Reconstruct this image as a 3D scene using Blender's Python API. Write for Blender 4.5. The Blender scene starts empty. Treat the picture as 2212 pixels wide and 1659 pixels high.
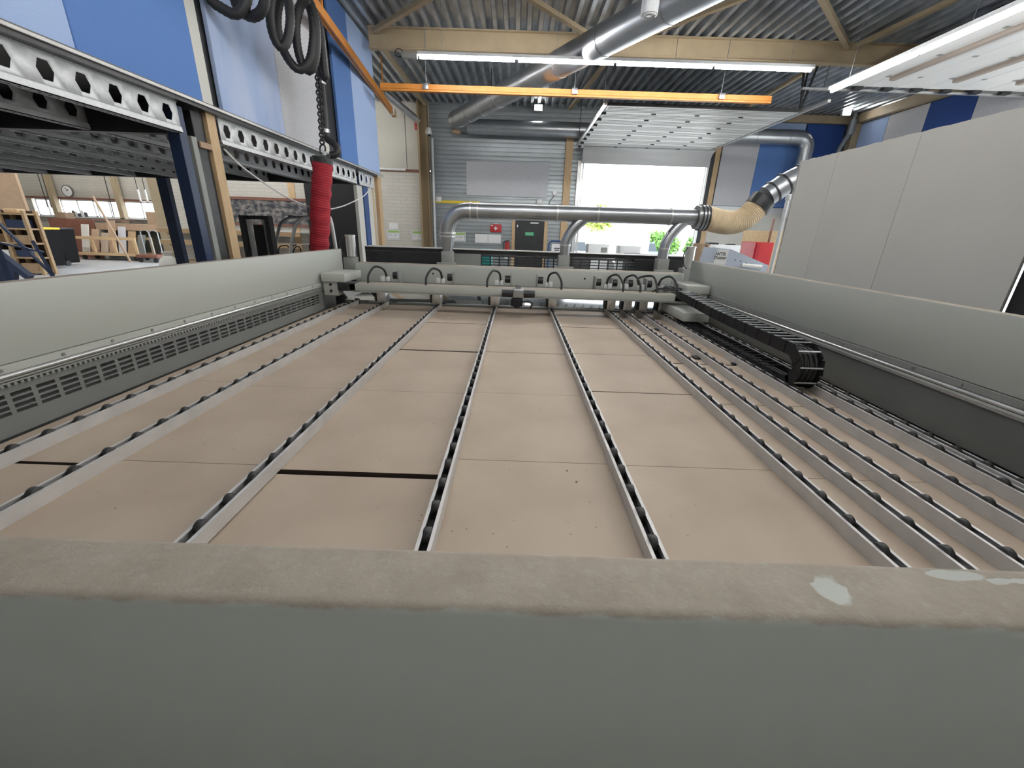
import bpy, bmesh, math, random
from mathutils import Vector, Matrix, Quaternion
random.seed(7)
S = bpy.context.scene
COL = S.collection
PI = math.pi
# ------------------------------------------------------------------ camera
FPX, CX, CY = 890.0, 1106.0, 829.5
PITCH = math.atan(331 / FPX); ROLL = math.radians(1.95)
CAMPOS = Vector((0, 0, 1.9))
RM = Matrix.Rotation(PI / 2 - PITCH, 3, 'X') @ Matrix.Rotation(ROLL, 3, 'Z')
cam_data = bpy.data.cameras.new('camera')
cam_data.sensor_width = 36; cam_data.lens = FPX / 2212 * 36
cam_data.clip_start = .02; cam_data.clip_end = 400
cam = bpy.data.objects.new('camera', cam_data); COL.objects.link(cam)
cam.matrix_world = Matrix.Translation(CAMPOS) @ RM.to_4x4()
S.camera = cam
# ------------------------------------------------------------------ colour management, world, lights
S.view_settings.view_transform = 'Standard'
S.view_settings.look = 'None'
S.view_settings.gamma = 1
S.view_settings.use_curve_mapping = False
S.view_settings.exposure = 0.1
S.cycles.max_bounces = 7; S.cycles.diffuse_bounces = 4; S.cycles.glossy_bounces = 4
S.cycles.transmission_bounces = 4; S.cycles.sample_clamp_indirect = 6.0
S.cycles.caustics_reflective = False; S.cycles.caustics_refractive = False
S.cycles.use_denoising = True
w = bpy.data.worlds.new('sky'); S.world = w; w.use_nodes = True
bgn = w.node_tree.nodes['Background']
bgn.inputs[0].default_value = (0.86, 0.93, 1.0, 1); bgn.inputs[1].default_value = 5.0
sun = bpy.data.lights.new('sun', 'SUN'); sun.energy = 6; sun.angle = .02; sun.color = (1, .96, .88)
so = bpy.data.objects.new('sun', sun); COL.objects.link(so)
so.rotation_euler = (math.radians(35), math.radians(-12), 0)      # high sun behind the building's back door side
def portal(name, loc, rot, sx, sy):
    l = bpy.data.lights.new(name, 'AREA'); l.shape = 'RECTANGLE'; l.size = sx; l.size_y = sy
    l.cycles.is_portal = True
    o = bpy.data.objects.new(name, l); COL.objects.link(o); o.location = loc; o.rotation_euler = rot
YB, XR, ZC = 15.3, 10.6, 5.6          # rear wall, right wall, ceiling
portal('daylight_back_door', (4.1, YB + .2, 2.05), (-PI / 2, 0, 0), 4.2, 4.1)
portal('daylight_side_door', (XR + .2, 8.2, 2.3), (0, PI / 2, 0), 4.6, 4.0)
portal('daylight_far_windows', (-21.6, 24.2, 2.28), (-PI / 2, 0, 0), 5.2, .9)
LED_POWER = 84.0
# ------------------------------------------------------------------ helpers
def ray(u, v): return RM @ Vector(((u - CX) / FPX, -(v - CY) / FPX, -1))
def P(u, v, x=None, y=None, z=None):
    """a photograph point brought onto a real plane of the hall"""
    d = ray(u, v)
    if x is not None: t = x / d.x
    elif y is not None: t = y / d.y
    else: t = (z - CAMPOS.z) / d.z
    return CAMPOS + d * t
W = {}
def link(o, parent=None, world=Vector((0, 0, 0))):
    COL.objects.link(o)
    W[o.name] = Vector(world)
    if parent is not None:
        o.parent = parent; o.location = Vector(world) - W[parent.name]
    else: o.location = world
    return o
def thing(name, label, cat, loc, group=None):
    o = bpy.data.objects.new(name, None); o.empty_display_size = .1
    link(o, None, Vector(loc)); return tag(o, label, cat, group)
def tag(o, label, cat, group=None, kind=None):
    o['label'] = label; o['category'] = cat
    if group: o['group'] = group
    if kind: o['kind'] = kind
    return o
def lab(o, s): o['label'] = s; return o
class MB:
    def __init__(s): s.b = bmesh.new(); s.mi = 0
    def _faces(s, fs):
        for f in fs: f.material_index = s.mi
    def hexa(s, c8):
        vs = [s.b.verts.new(c) for c in c8]
        fs = [s.b.faces.new([vs[i] for i in q]) for q in ((0,3,2,1),(4,5,6,7),(0,1,5,4),(1,2,6,5),(2,3,7,6),(3,0,4,7))]
        s._faces(fs); return vs
    def box(s, lo, hi, bev=0, seg=2, mat=None):
        x0,y0,z0 = lo; x1,y1,z1 = hi
        if x0 > x1: x0, x1 = x1, x0
        if y0 > y1: y0, y1 = y1, y0
        if z0 > z1: z0, z1 = z1, z0
        c = [Vector(p) for p in ((x0,y0,z0),(x1,y0,z0),(x1,y1,z0),(x0,y1,z0),(x0,y0,z1),(x1,y0,z1),(x1,y1,z1),(x0,y1,z1))]
        if mat is not None: c = [mat @ p for p in c]
        vs = s.hexa(c)
        if bev > 0:
            es = list({e for v in vs for e in v.link_edges})
            r = bmesh.ops.bevel(s.b, geom=es, offset=bev, segments=seg, profile=.5, affect='EDGES')
            s._faces(r['faces'])
        return s
    def bar(s, p0, p1, wx, wz, up=(0, 0, 1)):
        """a rectangular bar from p0 to p1, wx wide, wz high"""
        p0 = Vector(p0); p1 = Vector(p1); d = (p1 - p0).normalized(); u = Vector(up)
        if abs(d.dot(u)) > .98: u = Vector((1, 0, 0))
        a = d.cross(u).normalized() * wx / 2; b = a.cross(d).normalized() * wz / 2
        s.hexa([p0 - a - b, p0 + a - b, p1 + a - b, p1 - a - b, p0 - a + b, p0 + a + b, p1 + a + b, p1 - a + b]); return s
    def tube(s, pts, r, seg=12, cap=True):
        pts = [Vector(p) for p in pts]; n = len(pts)
        rs = r if isinstance(r, (list, tuple)) else [r] * n
        t = [(pts[min(i + 1, n - 1)] - pts[max(i - 1, 0)]).normalized() for i in range(n)]
        u = t[0].orthogonal().normalized(); rings = []
        for i in range(n):
            if i:
                q = t[i - 1].rotation_difference(t[i]); u = (q @ u)
                u = (u - t[i] * u.dot(t[i])).normalized()
            v = t[i].cross(u)
            rings.append([s.b.verts.new(pts[i] + (u * math.cos(2 * PI * k / seg) + v * math.sin(2 * PI * k / seg)) * rs[i]) for k in range(seg)])
        fs = []
        for i in range(n - 1):
            for k in range(seg):
                fs.append(s.b.faces.new((rings[i][k], rings[i][(k + 1) % seg], rings[i + 1][(k + 1) % seg], rings[i + 1][k])))
        if cap:
            fs.append(s.b.faces.new(rings[0][::-1])); fs.append(s.b.faces.new(rings[-1]))
        s._faces(fs); return s
    def cyl(s, p0, p1, r, seg=16, r1=None): return s.tube([p0, p1], [r, r if r1 is None else r1], seg)
    def torus(s, pts, r, seg=8):
        """closed tube"""
        pts = [Vector(p) for p in pts]; n = len(pts); rings = []
        nrm = Vector((0, 0, 0))
        c = sum(pts, Vector()) / n
        for i in range(n): nrm += (pts[i] - c).cross(pts[(i + 1) % n] - c)
        nrm.normalize()
        for i in range(n):
            t = (pts[(i + 1) % n] - pts[i - 1]).normalized(); v = t.cross(nrm)
            rings.append([s.b.verts.new(pts[i] + (nrm * math.cos(2 * PI * k / seg) + v * math.sin(2 * PI * k / seg)) * r) for k in range(seg)])
        s._faces([s.b.faces.new((rings[i][k], rings[i][(k + 1) % seg], rings[(i + 1) % n][(k + 1) % seg], rings[(i + 1) % n][k])) for i in range(n) for k in range(seg)])
        return s
    def prism(s, poly, axis, a, b):
        """poly: 2-d points, extruded along axis from a to b. x:(y,z) y:(x,z) z:(x,y)"""
        def mk(p, t): return {'x': (t, p[0], p[1]), 'y': (p[0], t, p[1]), 'z': (p[0], p[1], t)}[axis]
        A = [s.b.verts.new(mk(p, a)) for p in poly]; B = [s.b.verts.new(mk(p, b)) for p in poly]; n = len(poly)
        fs = [s.b.faces.new(A[::-1]), s.b.faces.new(B)]
        fs += [s.b.faces.new((A[i], A[(i + 1) % n], B[(i + 1) % n], B[i])) for i in range(n)]
        s._faces(fs); return s
    def sheet(s, prof, axis, a, b):
        """open profile extruded along axis"""
        def mk(p, t): return {'x': (t, p[0], p[1]), 'y': (p[0], t, p[1]), 'z': (p[0], p[1], t)}[axis]
        A = [s.b.verts.new(mk(p, a)) for p in prof]; B = [s.b.verts.new(mk(p, b)) for p in prof]
        s._faces([s.b.faces.new((A[i], A[i + 1], B[i + 1], B[i])) for i in range(len(prof) - 1)]); return s
    def ball(s, c, r, sc=(1, 1, 1), u=12, v=8):
        m = Matrix.Translation(Vector(c)) @ Matrix.Diagonal((*[r * k for k in sc], 1))
        g = bmesh.ops.create_uvsphere(s.b, u_segments=u, v_segments=v, radius=1, matrix=m)
        s._faces(list({f for vv in g['verts'] for f in vv.link_faces})); return s
    def build(s, name, mat, parent=None, smooth=35, world=None):
        bmesh.ops.recalc_face_normals(s.b, faces=s.b.faces[:])
        me = bpy.data.meshes.new(name)
        vs = [v.co for v in s.b.verts]
        if world is None:
            lo = Vector([min(v[i] for v in vs) for i in range(3)]); hi = Vector([max(v[i] for v in vs) for i in range(3)])
            world = Vector(((lo.x + hi.x) / 2, (lo.y + hi.y) / 2, lo.z))
        world = Vector(world)
        for v in s.b.verts: v.co -= world
        s.b.to_mesh(me); s.b.free()
        for m in (mat if isinstance(mat, (list, tuple)) else [mat]): me.materials.append(m)
        for p in me.polygons: p.use_smooth = True
        me.set_sharp_from_angle(angle=math.radians(smooth))
        o = bpy.data.objects.new(name, me)
        return link(o, parent, world)
def dup_tree(root, delta, label=None, name=None):
    c = root.copy(); COL.objects.link(c); W[c.name] = W[root.name] + Vector(delta)
    c.location = W[c.name]
    if label: c['label'] = label
    for ch in list(root.children):
        k = ch.copy(); COL.objects.link(k); k.parent = c; W[k.name] = W[ch.name] + Vector(delta)
        for g in list(ch.children):
            q = g.copy(); COL.objects.link(q); q.parent = k; W[q.name] = W[g.name] + Vector(delta)
    return c
def dup_part(o, parent, delta):
    k = o.copy(); COL.objects.link(k); k.parent = parent
    W[k.name] = W[o.name] + Vector(delta); k.location = W[k.name] - W[parent.name]
    for g in list(o.children):
        q = g.copy(); COL.objects.link(q); q.parent = k; W[q.name] = W[g.name] + Vector(delta)
    return k
def struct(o): o['kind'] = 'structure'; return o
def smoothpath(pts, n=8):
    """Catmull-Rom through pts"""
    pts = [Vector(p) for p in pts]; out = []
    q = [pts[0] * 2 - pts[1]] + pts + [pts[-1] * 2 - pts[-2]]
    for i in range(1, len(q) - 2):
        for k in range(n):
            t = k / n; a, b, c, d = q[i - 1], q[i], q[i + 1], q[i + 2]
            out.append(.5 * ((2 * b) + (c - a) * t + (2 * a - 5 * b + 4 * c - d) * t * t + (3 * b - a - 3 * c + d) * t ** 3))
    return out + [pts[-1]]
# ------------------------------------------------------------------ materials
M = {}
def mat(name, col, rough=.5, metal=0., var=.0, scale=4., col2=None, bump=0., bscale=60., spec=.5, stretch=None, detail=4., lo=.35, hi=.65):
    m = bpy.data.materials.new(name); m.use_nodes = True; nt = m.node_tree; N = nt.nodes; L = nt.links
    p = N['Principled BSDF']; p.inputs['Roughness'].default_value = rough; p.inputs['Metallic'].default_value = metal
    p.inputs['Specular IOR Level'].default_value = spec
    p.inputs['Base Color'].default_value = (*col, 1)
    tc = N.new('ShaderNodeTexCoord'); src = tc.outputs['Object']
    if stretch:
        mp = N.new('ShaderNodeMapping'); mp.inputs['Scale'].default_value = stretch; L.new(src, mp.inputs['Vector']); src = mp.outputs['Vector']
    if var > 0 or col2:
        nz = N.new('ShaderNodeTexNoise'); nz.inputs['Scale'].default_value = scale; nz.inputs['Detail'].default_value = detail
        L.new(src, nz.inputs['Vector'])
        r = N.new('ShaderNodeValToRGB'); r.color_ramp.elements[0].position = lo; r.color_ramp.elements[1].position = hi
        c2 = col2 or tuple(max(0, c * (1 - var)) for c in col)
        r.color_ramp.elements[0].color = (*c2, 1); r.color_ramp.elements[1].color = (*col, 1)
        L.new(nz.outputs['Fac'], r.inputs['Fac']); L.new(r.outputs['Color'], p.inputs['Base Color'])
    if bump > 0:
        n2 = N.new('ShaderNodeTexNoise'); n2.inputs['Scale'].default_value = bscale; n2.inputs['Detail'].default_value = 3
        L.new(src, n2.inputs['Vector'])
        b = N.new('ShaderNodeBump'); b.inputs['Strength'].default_value = bump; b.inputs['Distance'].default_value = .01
        L.new(n2.outputs['Fac'], b.inputs['Height']); L.new(b.outputs['Normal'], p.inputs['Normal'])
    M[name] = m; return m
def emis(name, col, st):
    m = bpy.data.materials.new(name); m.use_nodes = True
    p = m.node_tree.nodes['Principled BSDF']
    p.inputs['Base Color'].default_value = (*col, 1); p.inputs['Emission Color'].default_value = (*col, 1); p.inputs['Emission Strength'].default_value = st
    M[name] = m; return m
mat('paint', (.52, .535, .49), .45, var=.06, scale=2.5, bump=.05, bscale=220)
mat('paint_dark', (.16, .165, .155), .55, var=.1, scale=3)
mat('guard', (.20, .205, .20), .5, var=.08, scale=3)
mat('paint_mid', (.30, .31, .29), .5, var=.08, scale=3)
mat('board', (.49, .40, .31), .6, col2=(.43, .345, .265), scale=2.2, bump=.03, bscale=300)
mat('board_edge', (.055, .036, .026), .8)
mat('bin_black', (.006, .006, .007), .8, spec=.2)
mat('dust', (.36, .30, .235), .85, col2=(.30, .29, .255), scale=5, bump=.35, bscale=70)
mat('alu', (.66, .645, .63), .5, .35, var=.12, scale=9)
mat('alu_bright', (.75, .75, .74), .3, .85, var=.1, scale=6)
mat('steel', (.42, .43, .44), .3, .8, var=.15, scale=5)
mat('galv', (.55, .57, .58), .34, .85, col2=(.40, .42, .44), scale=30, detail=6)
mat('galv_light', (.76, .78, .79), .5, .2, col2=(.68, .70, .72), scale=40, detail=6)
mat('duct', (.46, .48, .50), .33, .9, var=.12, scale=3)
mat('deck', (.56, .60, .64), .3, .55, col2=(.34, .37, .40), scale=2.2, detail=6)
mat('cladding', (.36, .395, .41), .36, .6, var=.12, scale=1.5)
mat('rubber', (.018, .018, .019), .55)
mat('wheel', (.035, .034, .034), .5, var=.4, scale=40)
mat('black', (.012, .012, .013), .6, spec=.3)
mat('black_steel', (.03, .031, .033), .4, .2, var=.3, scale=8)
mat('navy', (.012, .03, .085), .4, var=.2, scale=6)
mat('blue_post', (.02, .075, .25), .4, var=.2, scale=6)
mat('red', (.42, .02, .035), .75, var=.2, scale=10, bump=.2, bscale=60)
mat('red_paint', (.5, .03, .035), .45, var=.15, scale=5)
mat('orange', (.60, .235, .04), .45, var=.12, scale=7)
mat('beige', (.42, .335, .215), .55, var=.1, scale=3)
mat('wood', (.62, .45, .26), .6, col2=(.52, .36, .20), scale=6, stretch=(8, 8, .8))
mat('wood_shelf', (.46, .32, .18), .65, col2=(.36, .24, .13), scale=6, stretch=(8, 1, 8))
mat('wood_red', (.22, .09, .06), .6, var=.2, scale=5)
mat('mdf', (.43, .30, .20), .7, var=.1, scale=6)
mat('felt_light', (.42, .54, .80), .95, col2=(.36, .49, .77), scale=120, detail=2)
mat('felt_blue', (.125, .245, .56), .95, col2=(.105, .215, .51), scale=120, detail=2)
mat('felt_navy', (.03, .075, .27), .95, col2=(.025, .065, .24), scale=120, detail=2)
mat('felt_grey', (.62, .62, .645), .95, col2=(.48, .49, .52), scale=90, detail=3)
mat('felt_mix', (.47, .55, .74), .95, col2=(.34, .45, .70), scale=2.2, detail=3, stretch=(1, 1, .25))
mat('drywall', (.64, .625, .585), .85, var=.05, scale=1.2)
mat('white', (.78, .78, .77), .5)
mat('white_panel', (.74, .74, .73), .4, var=.04, scale=2)
mat('plaster', (.66, .65, .60), .8, var=.05, scale=1.5)
mat('concrete_panel', (.56, .54, .48), .8, var=.06, scale=1.2)
mat('floor', (.52, .53, .54), .4, col2=(.43, .44, .45), scale=1.4, detail=6)
mat('ground', (.62, .61, .58), .9, var=.1, scale=.5)
mat('paper', (.8, .8, .8), .7)
mat('ink', (.06, .06, .07), .8)
mat('green_sign', (.05, .42, .18), .5)
mat('green_head', (.35, .55, .15), .6)
mat('teal', (.03, .30, .28), .5)
mat('leaf', (.16, .34, .06), .7, col2=(.06, .17, .03), scale=3)
mat('leaf_yellow', (.45, .50, .10), .7, col2=(.22, .34, .05), scale=3)
mat('car_blue', (.12, .20, .32), .25, .3)
mat('car_silver', (.55, .57, .6), .25, .5)
mat('glass_dark', (.03, .04, .05), .08)
mat('yellow', (.75, .55, .03), .5)
mat('osb', (.55, .42, .25), .8, col2=(.40, .29, .16), scale=40)
mat('cream_hose', (.74, .60, .40), .5, var=.1, scale=6)
mat('cardboard', (.42, .29, .18), .8, var=.1, scale=4)
mat('stiff', (.30, .255, .22), .6)
mat('lens', (.8, .8, .8), .2)
emis('led', (1, .985, .96), LED_POWER)
emis('flood', (1, .97, .92), 60)
emis('daypane', (.9, .95, 1), 3.0)
def brick(name, c1, c2, mortar, sc):
    m = mat(name, c1, .85); nt = m.node_tree; N = nt.nodes; L = nt.links
    t = N.new('ShaderNodeTexBrick'); t.inputs['Color1'].default_value = (*c1, 1); t.inputs['Color2'].default_value = (*c2, 1); t.inputs['Mortar'].default_value = (*mortar, 1)
    t.inputs['Scale'].default_value = 1.0; t.inputs['Mortar Size'].default_value = .009; t.inputs['Brick Width'].default_value = .42 * sc; t.inputs['Row Height'].default_value = .11 * sc
    tc = N.new('ShaderNodeTexCoord'); mp = N.new('ShaderNodeMapping'); mp.inputs['Rotation'].default_value = (-PI / 2, 0, 0)
    L.new(tc.outputs['Object'], mp.inputs['Vector']); L.new(mp.outputs['Vector'], t.inputs['Vector']); L.new(t.outputs['Color'], N['Principled BSDF'].inputs['Base Color'])
    return m
brick('brick', (.60, .58, .53), (.54, .52, .47), (.44, .42, .38), 1)
def boxpart(name, m, lo, hi, parent=None, bev=0.0, seg=2):
    return MB().box(lo, hi, bev, seg).build(name, m, parent)
def pane_mat():
    m = bpy.data.materials.new('pane'); m.use_nodes = True; nt = m.node_tree; N = nt.nodes; L = nt.links
    out = N['Material Output']; t = N.new('ShaderNodeBsdfTransparent'); g = N.new('ShaderNodeBsdfGlossy'); g.inputs['Roughness'].default_value = .05
    mx = N.new('ShaderNodeMixShader'); mx.inputs[0].default_value = .08
    L.new(t.outputs[0], mx.inputs[1]); L.new(g.outputs[0], mx.inputs[2]); L.new(mx.outputs[0], out.inputs['Surface'])
    M['pane'] = m
pane_mat()
# ================================================================== SETTING
XL, YF, YN, XC = -27.0, 24.0, -6.0, -12.2
struct(boxpart('floor', M['floor'], (XL, YN, -.12), (XR, YB + .15, 0)))
struct(boxpart('floor', M['floor'], (XL, YB + .15, -.12), (XC, YF + .15, 0)))
struct(boxpart('ground', M['ground'], (-40, YB + .15, -.2), (90, 110, -.06)))['kind'] = 'structure'
struct(boxpart('ground', M['ground'], (XR + .0, -30, -.2), (90, YB + .15, -.06)))
# trapezoidal roof deck, ribs along y
prof = []; x = XL
while x < XR + .2:
    prof += [(x, ZC), (x + .075, ZC), (x + .10, ZC + .10), (x + .195, ZC + .10)]; x += .22
struct(MB().sheet(prof, 'y', YN, YB + .05).build('ceiling', M['deck'], smooth=10))
prof = [p for p in prof if p[0] < XC + .3]
struct(MB().sheet(prof, 'y', YB + .05, YF + .15).build('ceiling', M['deck'], smooth=10))
def cladding_profile(z0, z1, y):
    out = []; z = z0
    while z < z1:
        out += [(y, z), (y, min(z + .085, z1)), (y + .022, min(z + .094, z1)), (y + .022, min(z + .118, z1)), (y, min(z + .127, z1))]; z += .127
    out += [(y, z1), (y, z1 + .12)]
    return out
DX0, DX1, DZ = 2.02, 6.2, 4.07
m = MB()
m.sheet(cladding_profile(0, ZC, YB), 'x', -2.95, DX0)
m.sheet(cladding_profile(DZ, ZC, YB), 'x', DX0, DX1)
m.sheet(cladding_profile(2.75, ZC, YB), 'x', DX1, XR)
struct(m.build('wall_back', M['cladding'], smooth=10))
struct(boxpart('wall_back_side', M['plaster'], (DX1, YB - .02, 0), (XR, YB + .1, 2.72)))
struct(boxpart('trim_1', M['galv_light'], (DX1 + .3, YB - .05, 2.72), (XR, YB - .02, 2.9)))
struct(boxpart('wall_back_brick', brick('brickwall', (.60, .575, .52), (.565, .54, .485), (.49, .47, .42), 1), (XC, YB, 0), (-2.95, YB + .15, 3.66)))
struct(boxpart('wall_back_upper', M['concrete_panel'], (XC, YB, 3.70), (-2.95, YB + .15, ZC + .1)))
struct(boxpart('trim_2', M['wood_red'], (-6.0, YB - .03, 3.62), (-3.25, YB, 3.70)))
struct(boxpart('trim_3', M['ink'], (-3.735, YB - .006, 3.72), (-3.72, YB, 5.45)))
# right wall with the big side door opening
SY0, SY1, SZ = 6.2, 10.2, 4.6
m = MB()
m.box((XR, YN, 0), (XR + .15, SY0, ZC + .1)); m.box((XR, SY1, 0), (XR + .15, YB + .15, ZC + .1)); m.box((XR, SY0, SZ), (XR + .15, SY1, ZC + .1))
struct(m.build('wall_right', M['plaster']))
struct(boxpart('wall_front', M['plaster'], (XL, YN - .15, 0), (XR, YN, ZC + .1)))
struct(boxpart('wall_left', M['plaster'], (XL - .15, YN, 0), (XL, YF + .15, ZC + .1)))
# far window wall of the left hall
wx0 = P(345, 430, y=YF).x; WZ0, WZ1 = 1.86, 2.72
wxs = [P(u, 450, y=YF).x for u in (78, 132, 207, 268, 345)]
m = MB()
m.box((XL, YF, 0), (XC, YF + .15, WZ0)); m.box((XL, YF, WZ1), (XC, YF + .15, ZC + .1))
m.box((XL, YF, WZ0), (wxs[0] - .1, YF + .15, WZ1)); m.box((wxs[-1] + .1, YF, WZ0), (XC, YF + .15, WZ1))
struct(m.build('wall_far', M['concrete_panel']))
struct(MB().sheet(cladding_profile(WZ1 + .1, ZC, YF - .1), 'x', wxs[0] - 2.5, XC).build('wall_far_cladding', M['concrete_panel'], smooth=10))
for i in range(4):
    a, b = wxs[i] + .05, wxs[i + 1] - .05
    m = MB(); t = .06
    m.box((a, YF + .02, WZ0), (b, YF + .1, WZ0 + t)); m.box((a, YF + .02, WZ1 - t), (b, YF + .1, WZ1))
    m.box((a, YF + .02, WZ0), (a + t, YF + .1, WZ1)); m.box((b - t, YF + .02, WZ0), (b, YF + .1, WZ1))
    m.box(((a + b) / 2 - .03, YF + .02, WZ0), ((a + b) / 2 + .03, YF + .1, WZ1))
    fr = struct(m.build('window_%d' % (i + 1), M['white']))
    MB().box((a, YF + .055, WZ0), (b, YF + .06, WZ1)).build('pane', M['pane'], fr)
struct(boxpart('trim_4', M['wood_red'], (wxs[0] - .2, YF - .2, WZ1), (wxs[-1] + .2, YF - .1, WZ1 + .1)))
for u in (112, 254):
    x = P(u, 420, y=YF - .35).x
    o = boxpart('timber_column', M['beige'], (x - .12, YF - .45, 0), (x + .12, YF - .22, ZC))
    tag(o, 'brown column in front of the far window wall, ' + ('nearer the wall clock on its left' if u == 112 else 'between the clock and the hall corner'), 'column', 'columns by the far windows')
tag(boxpart('corner_column', M['beige'], (XC - .25, YB - .15, 0), (XC + .08, YB + .3, ZC - .0)), 'brown column at the far hall corner, right of the window row', 'column')
tag(boxpart('partition_board', M['mdf'], (XL + .05, 17.9, 0), (P(52, 420, y=18).x, 18, 4.2)), 'plain brown board partition at the far left, behind the wooden shelving', 'partition')

# columns and rails on the back wall
m = MB(); x0, x1 = -3.27, -2.97
m.box((x0, YB - .32, 0), (x0 + .012, YB - .02, ZC)); m.box((x1 - .012, YB - .32, 0), (x1, YB - .02, ZC)); m.box((x0, YB - .18, 0), (x1, YB - .165, ZC)); m.box((x0, YB - .33, 0), (x0 + .06, YB - .32, ZC))
tag(m.build('steel_column', mat('ochre', (.29, .215, .12), .55)), 'ochre steel column in the corner between brick and metal cladding', 'column')
tag(boxpart('timber_post', M['wood'], (1.49, YB - .12, 0), (1.72, YB - .01, 5.2)), 'ochre timber post on the metal wall, left of the big open door', 'post')
tag(boxpart('timber_post', M['wood'], (DX1 + .14, YB - .12, 0), (DX1 + .30, YB - .025, 5.2)), 'ochre timber post on the metal wall, right of the big open door', 'post')
tag(boxpart('wall_rail', M['yellow'], (-2.93, YB - .06, 2.71), (-1.3, YB - .004, 2.79)), 'yellow timber rail running along the metal wall behind the exhaust pipe elbow', 'rail')
tag(boxpart('wall_rail', M['mdf'], (-1.7, YB - .05, 2.42), (-.35, YB - .004, 2.49)), 'brown timber strip on the metal wall below the exhaust pipe', 'rail')
tag(MB().cyl((-2.86, YB - .06, .02), (-2.86, YB - .06, 4.62), .045).build('drain_pipe', M['galv_light']), 'grey vertical conduit pipe under the security camera', 'pipe')
# roof steel: main beam, braces
def ibeam(y, x0, x1, z0, z1, name='roof_beam'):
    m = MB(); b = .16
    m.box((x0, y - .01, z0 + .02), (x1, y + .01, z1 - .02)); m.box((x0, y - b / 2, z0), (x1, y + b / 2, z0 + .022)); m.box((x0, y - b / 2, z1 - .022), (x1, y + b / 2, z1))
    return m.build(name, M['beige'])
tag(ibeam(10.1, -3.1, XR - .01, 5.235, ZC - .002), 'deep brown steel roof beam crossing the hall above the strip light', 'beam')
def brace(p, q, label):
    o = MB().bar(p, q, .09, .07).build('roof_brace', M['beige']); tag(o, label, 'brace', None)
bz = 5.5
brace((-2.95, 9.98, bz), (-1.2, 8.3, bz), 'thin beige roof brace rising from the left end of the main beam')
brace((-.15, 8.35, bz), (1.35, 9.95, bz), 'beige roof brace meeting the main beam just left of the big diagonal duct')
brace((6.37, 9.98, bz), (4.6, 8.2, bz), 'beige roof brace leaning left from the right end of the main beam')
brace((6.5, 9.98, bz), (6.75, 7.6, bz), 'thick beige roof brace beside the right strip light, running towards the viewer')
brace((2.2, 9.95, bz), (3.7, 8.1, bz), 'beige roof brace just right of the big diagonal duct')
brace((-3.03, 10.25, bz), (-3.0, 15.0, bz), 'beige roof brace behind the main beam near the blue wall panels')
brace((1.95, 10.25, bz), (1.5, 15.0, bz), 'beige roof brace behind the main beam, above the raised door')
brace((6.4, 10.25, bz), (6.6, 14.6, bz), 'beige roof brace behind the main beam, above the right track of the raised door')
tag(boxpart('edge_beam', M['beige'], (DX1 + .5, YB - .2, 5.38), (XR - .02, YB - .03, ZC - .01)), 'brown steel edge beam on top of the back wall right of the raised door', 'beam')
tag(boxpart('edge_beam', M['beige'], (XR - .24, 6.6, 5.36), (XR - .02, YB - .22, ZC - .01)), 'brown steel edge beam running along the top of the right wall', 'beam')
tag(boxpart('steel_column', M['beige'], (XR - .27, YB - .42, 0), (XR - .03, YB - .22, 5.35)), 'brown steel column in the right back corner under the floodlight', 'column')
m = MB(); pts = smoothpath([(XR - .4, YB - .5, ZC), (XR - .4, YB - .5, 5.2), (XR - .42, YB - .5, 5.05), (XR - .6, YB - .5, 4.6), (XR - .62, YB - .5, 4.2)], 4)
m.tube(pts, .06, 10).cyl((XR - .4, YB - .5, 5.02), (XR - .4, YB - .5, 5.42), .10)
tag(m.build('downpipe', M['cladding']), 'grey bent downpipe in the right back corner by the blue panels', 'pipe')
m = MB().cyl(P(830, 200, y=14.4), P(905, 262, y=15.1), .10, 14)
tag(m.build('rain_pipe', M['steel']), 'grey sloping pipe under the deck behind the end of the blue panels', 'pipe')

# ---- acoustic panels
def panel(x0, y0, z0, x1, y1, z1, mt, label, grp):
    o = boxpart('acoustic_panel', M[mt], (x0, y0, z0), (x1, y1, z1), bev=.006, seg=1); tag(o, label, 'panel', grp); return o
PX = -3.26
MZ = ZC - .06
g = 'felt panels over the mezzanine edge'
panel(PX - .05, .8, 3.02, PX, 3.63, MZ, 'felt_light', 'pale blue felt panel over the mezzanine edge, at the extreme left', g)
panel(PX - .05, 3.635, 3.02, PX, 4.93, MZ, 'felt_blue', 'strong blue felt panel left of the first black column', g)
panel(PX - .05, 5.24, 3.02, PX, 6.53, MZ, 'felt_mix', 'blotchy pale blue felt panel between the first black column and the hose coils', g)
panel(PX - .05, 6.535, 3.02, PX, 7.82, MZ, 'felt_grey', 'pale grey felt panel behind the chain and red lifting tube', g)
panel(PX - .05, 8.5, 3.02, PX, 9.34, MZ, 'felt_blue', 'strong blue felt panel right of the second black column', g)
panel(PX - .05, 9.345, 3.02, PX, 10.75, MZ, 'felt_light', 'pale blue felt panel at the far end of the mezzanine edge', g)
g = 'felt panels on the back and right walls'
panel(-1.75, YB - .06, 2.97, .97, YB - .004, 4.0, 'felt_grey', 'long grey felt panel on the metal wall above the exhaust pipe', g)
panel(6.55, YB - .10, 2.92, 7.72, YB - .052, 4.80, 'felt_grey', 'grey felt panel right of the big open door, behind the flexible hose', g)
panel(7.725, YB - .10, 2.92, 9.0, YB - .052, 4.80, 'felt_blue', 'blue felt panel behind the bright metal duct, beside the grey one', g)
panel(6.9, YB - .10, 4.9, 9.05, YB - .052, 5.37, 'felt_light', 'narrow pale blue felt strip above the horizontal duct by the raised door', g)
panel(9.1, YB - .10, 2.92, 10.30, YB - .052, 5.37, 'felt_navy', 'dark blue felt panel in the right back corner beside the duct elbow', g)
yy = [15.05, 13.85, 12.6, 11.35, 10.25]
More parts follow.
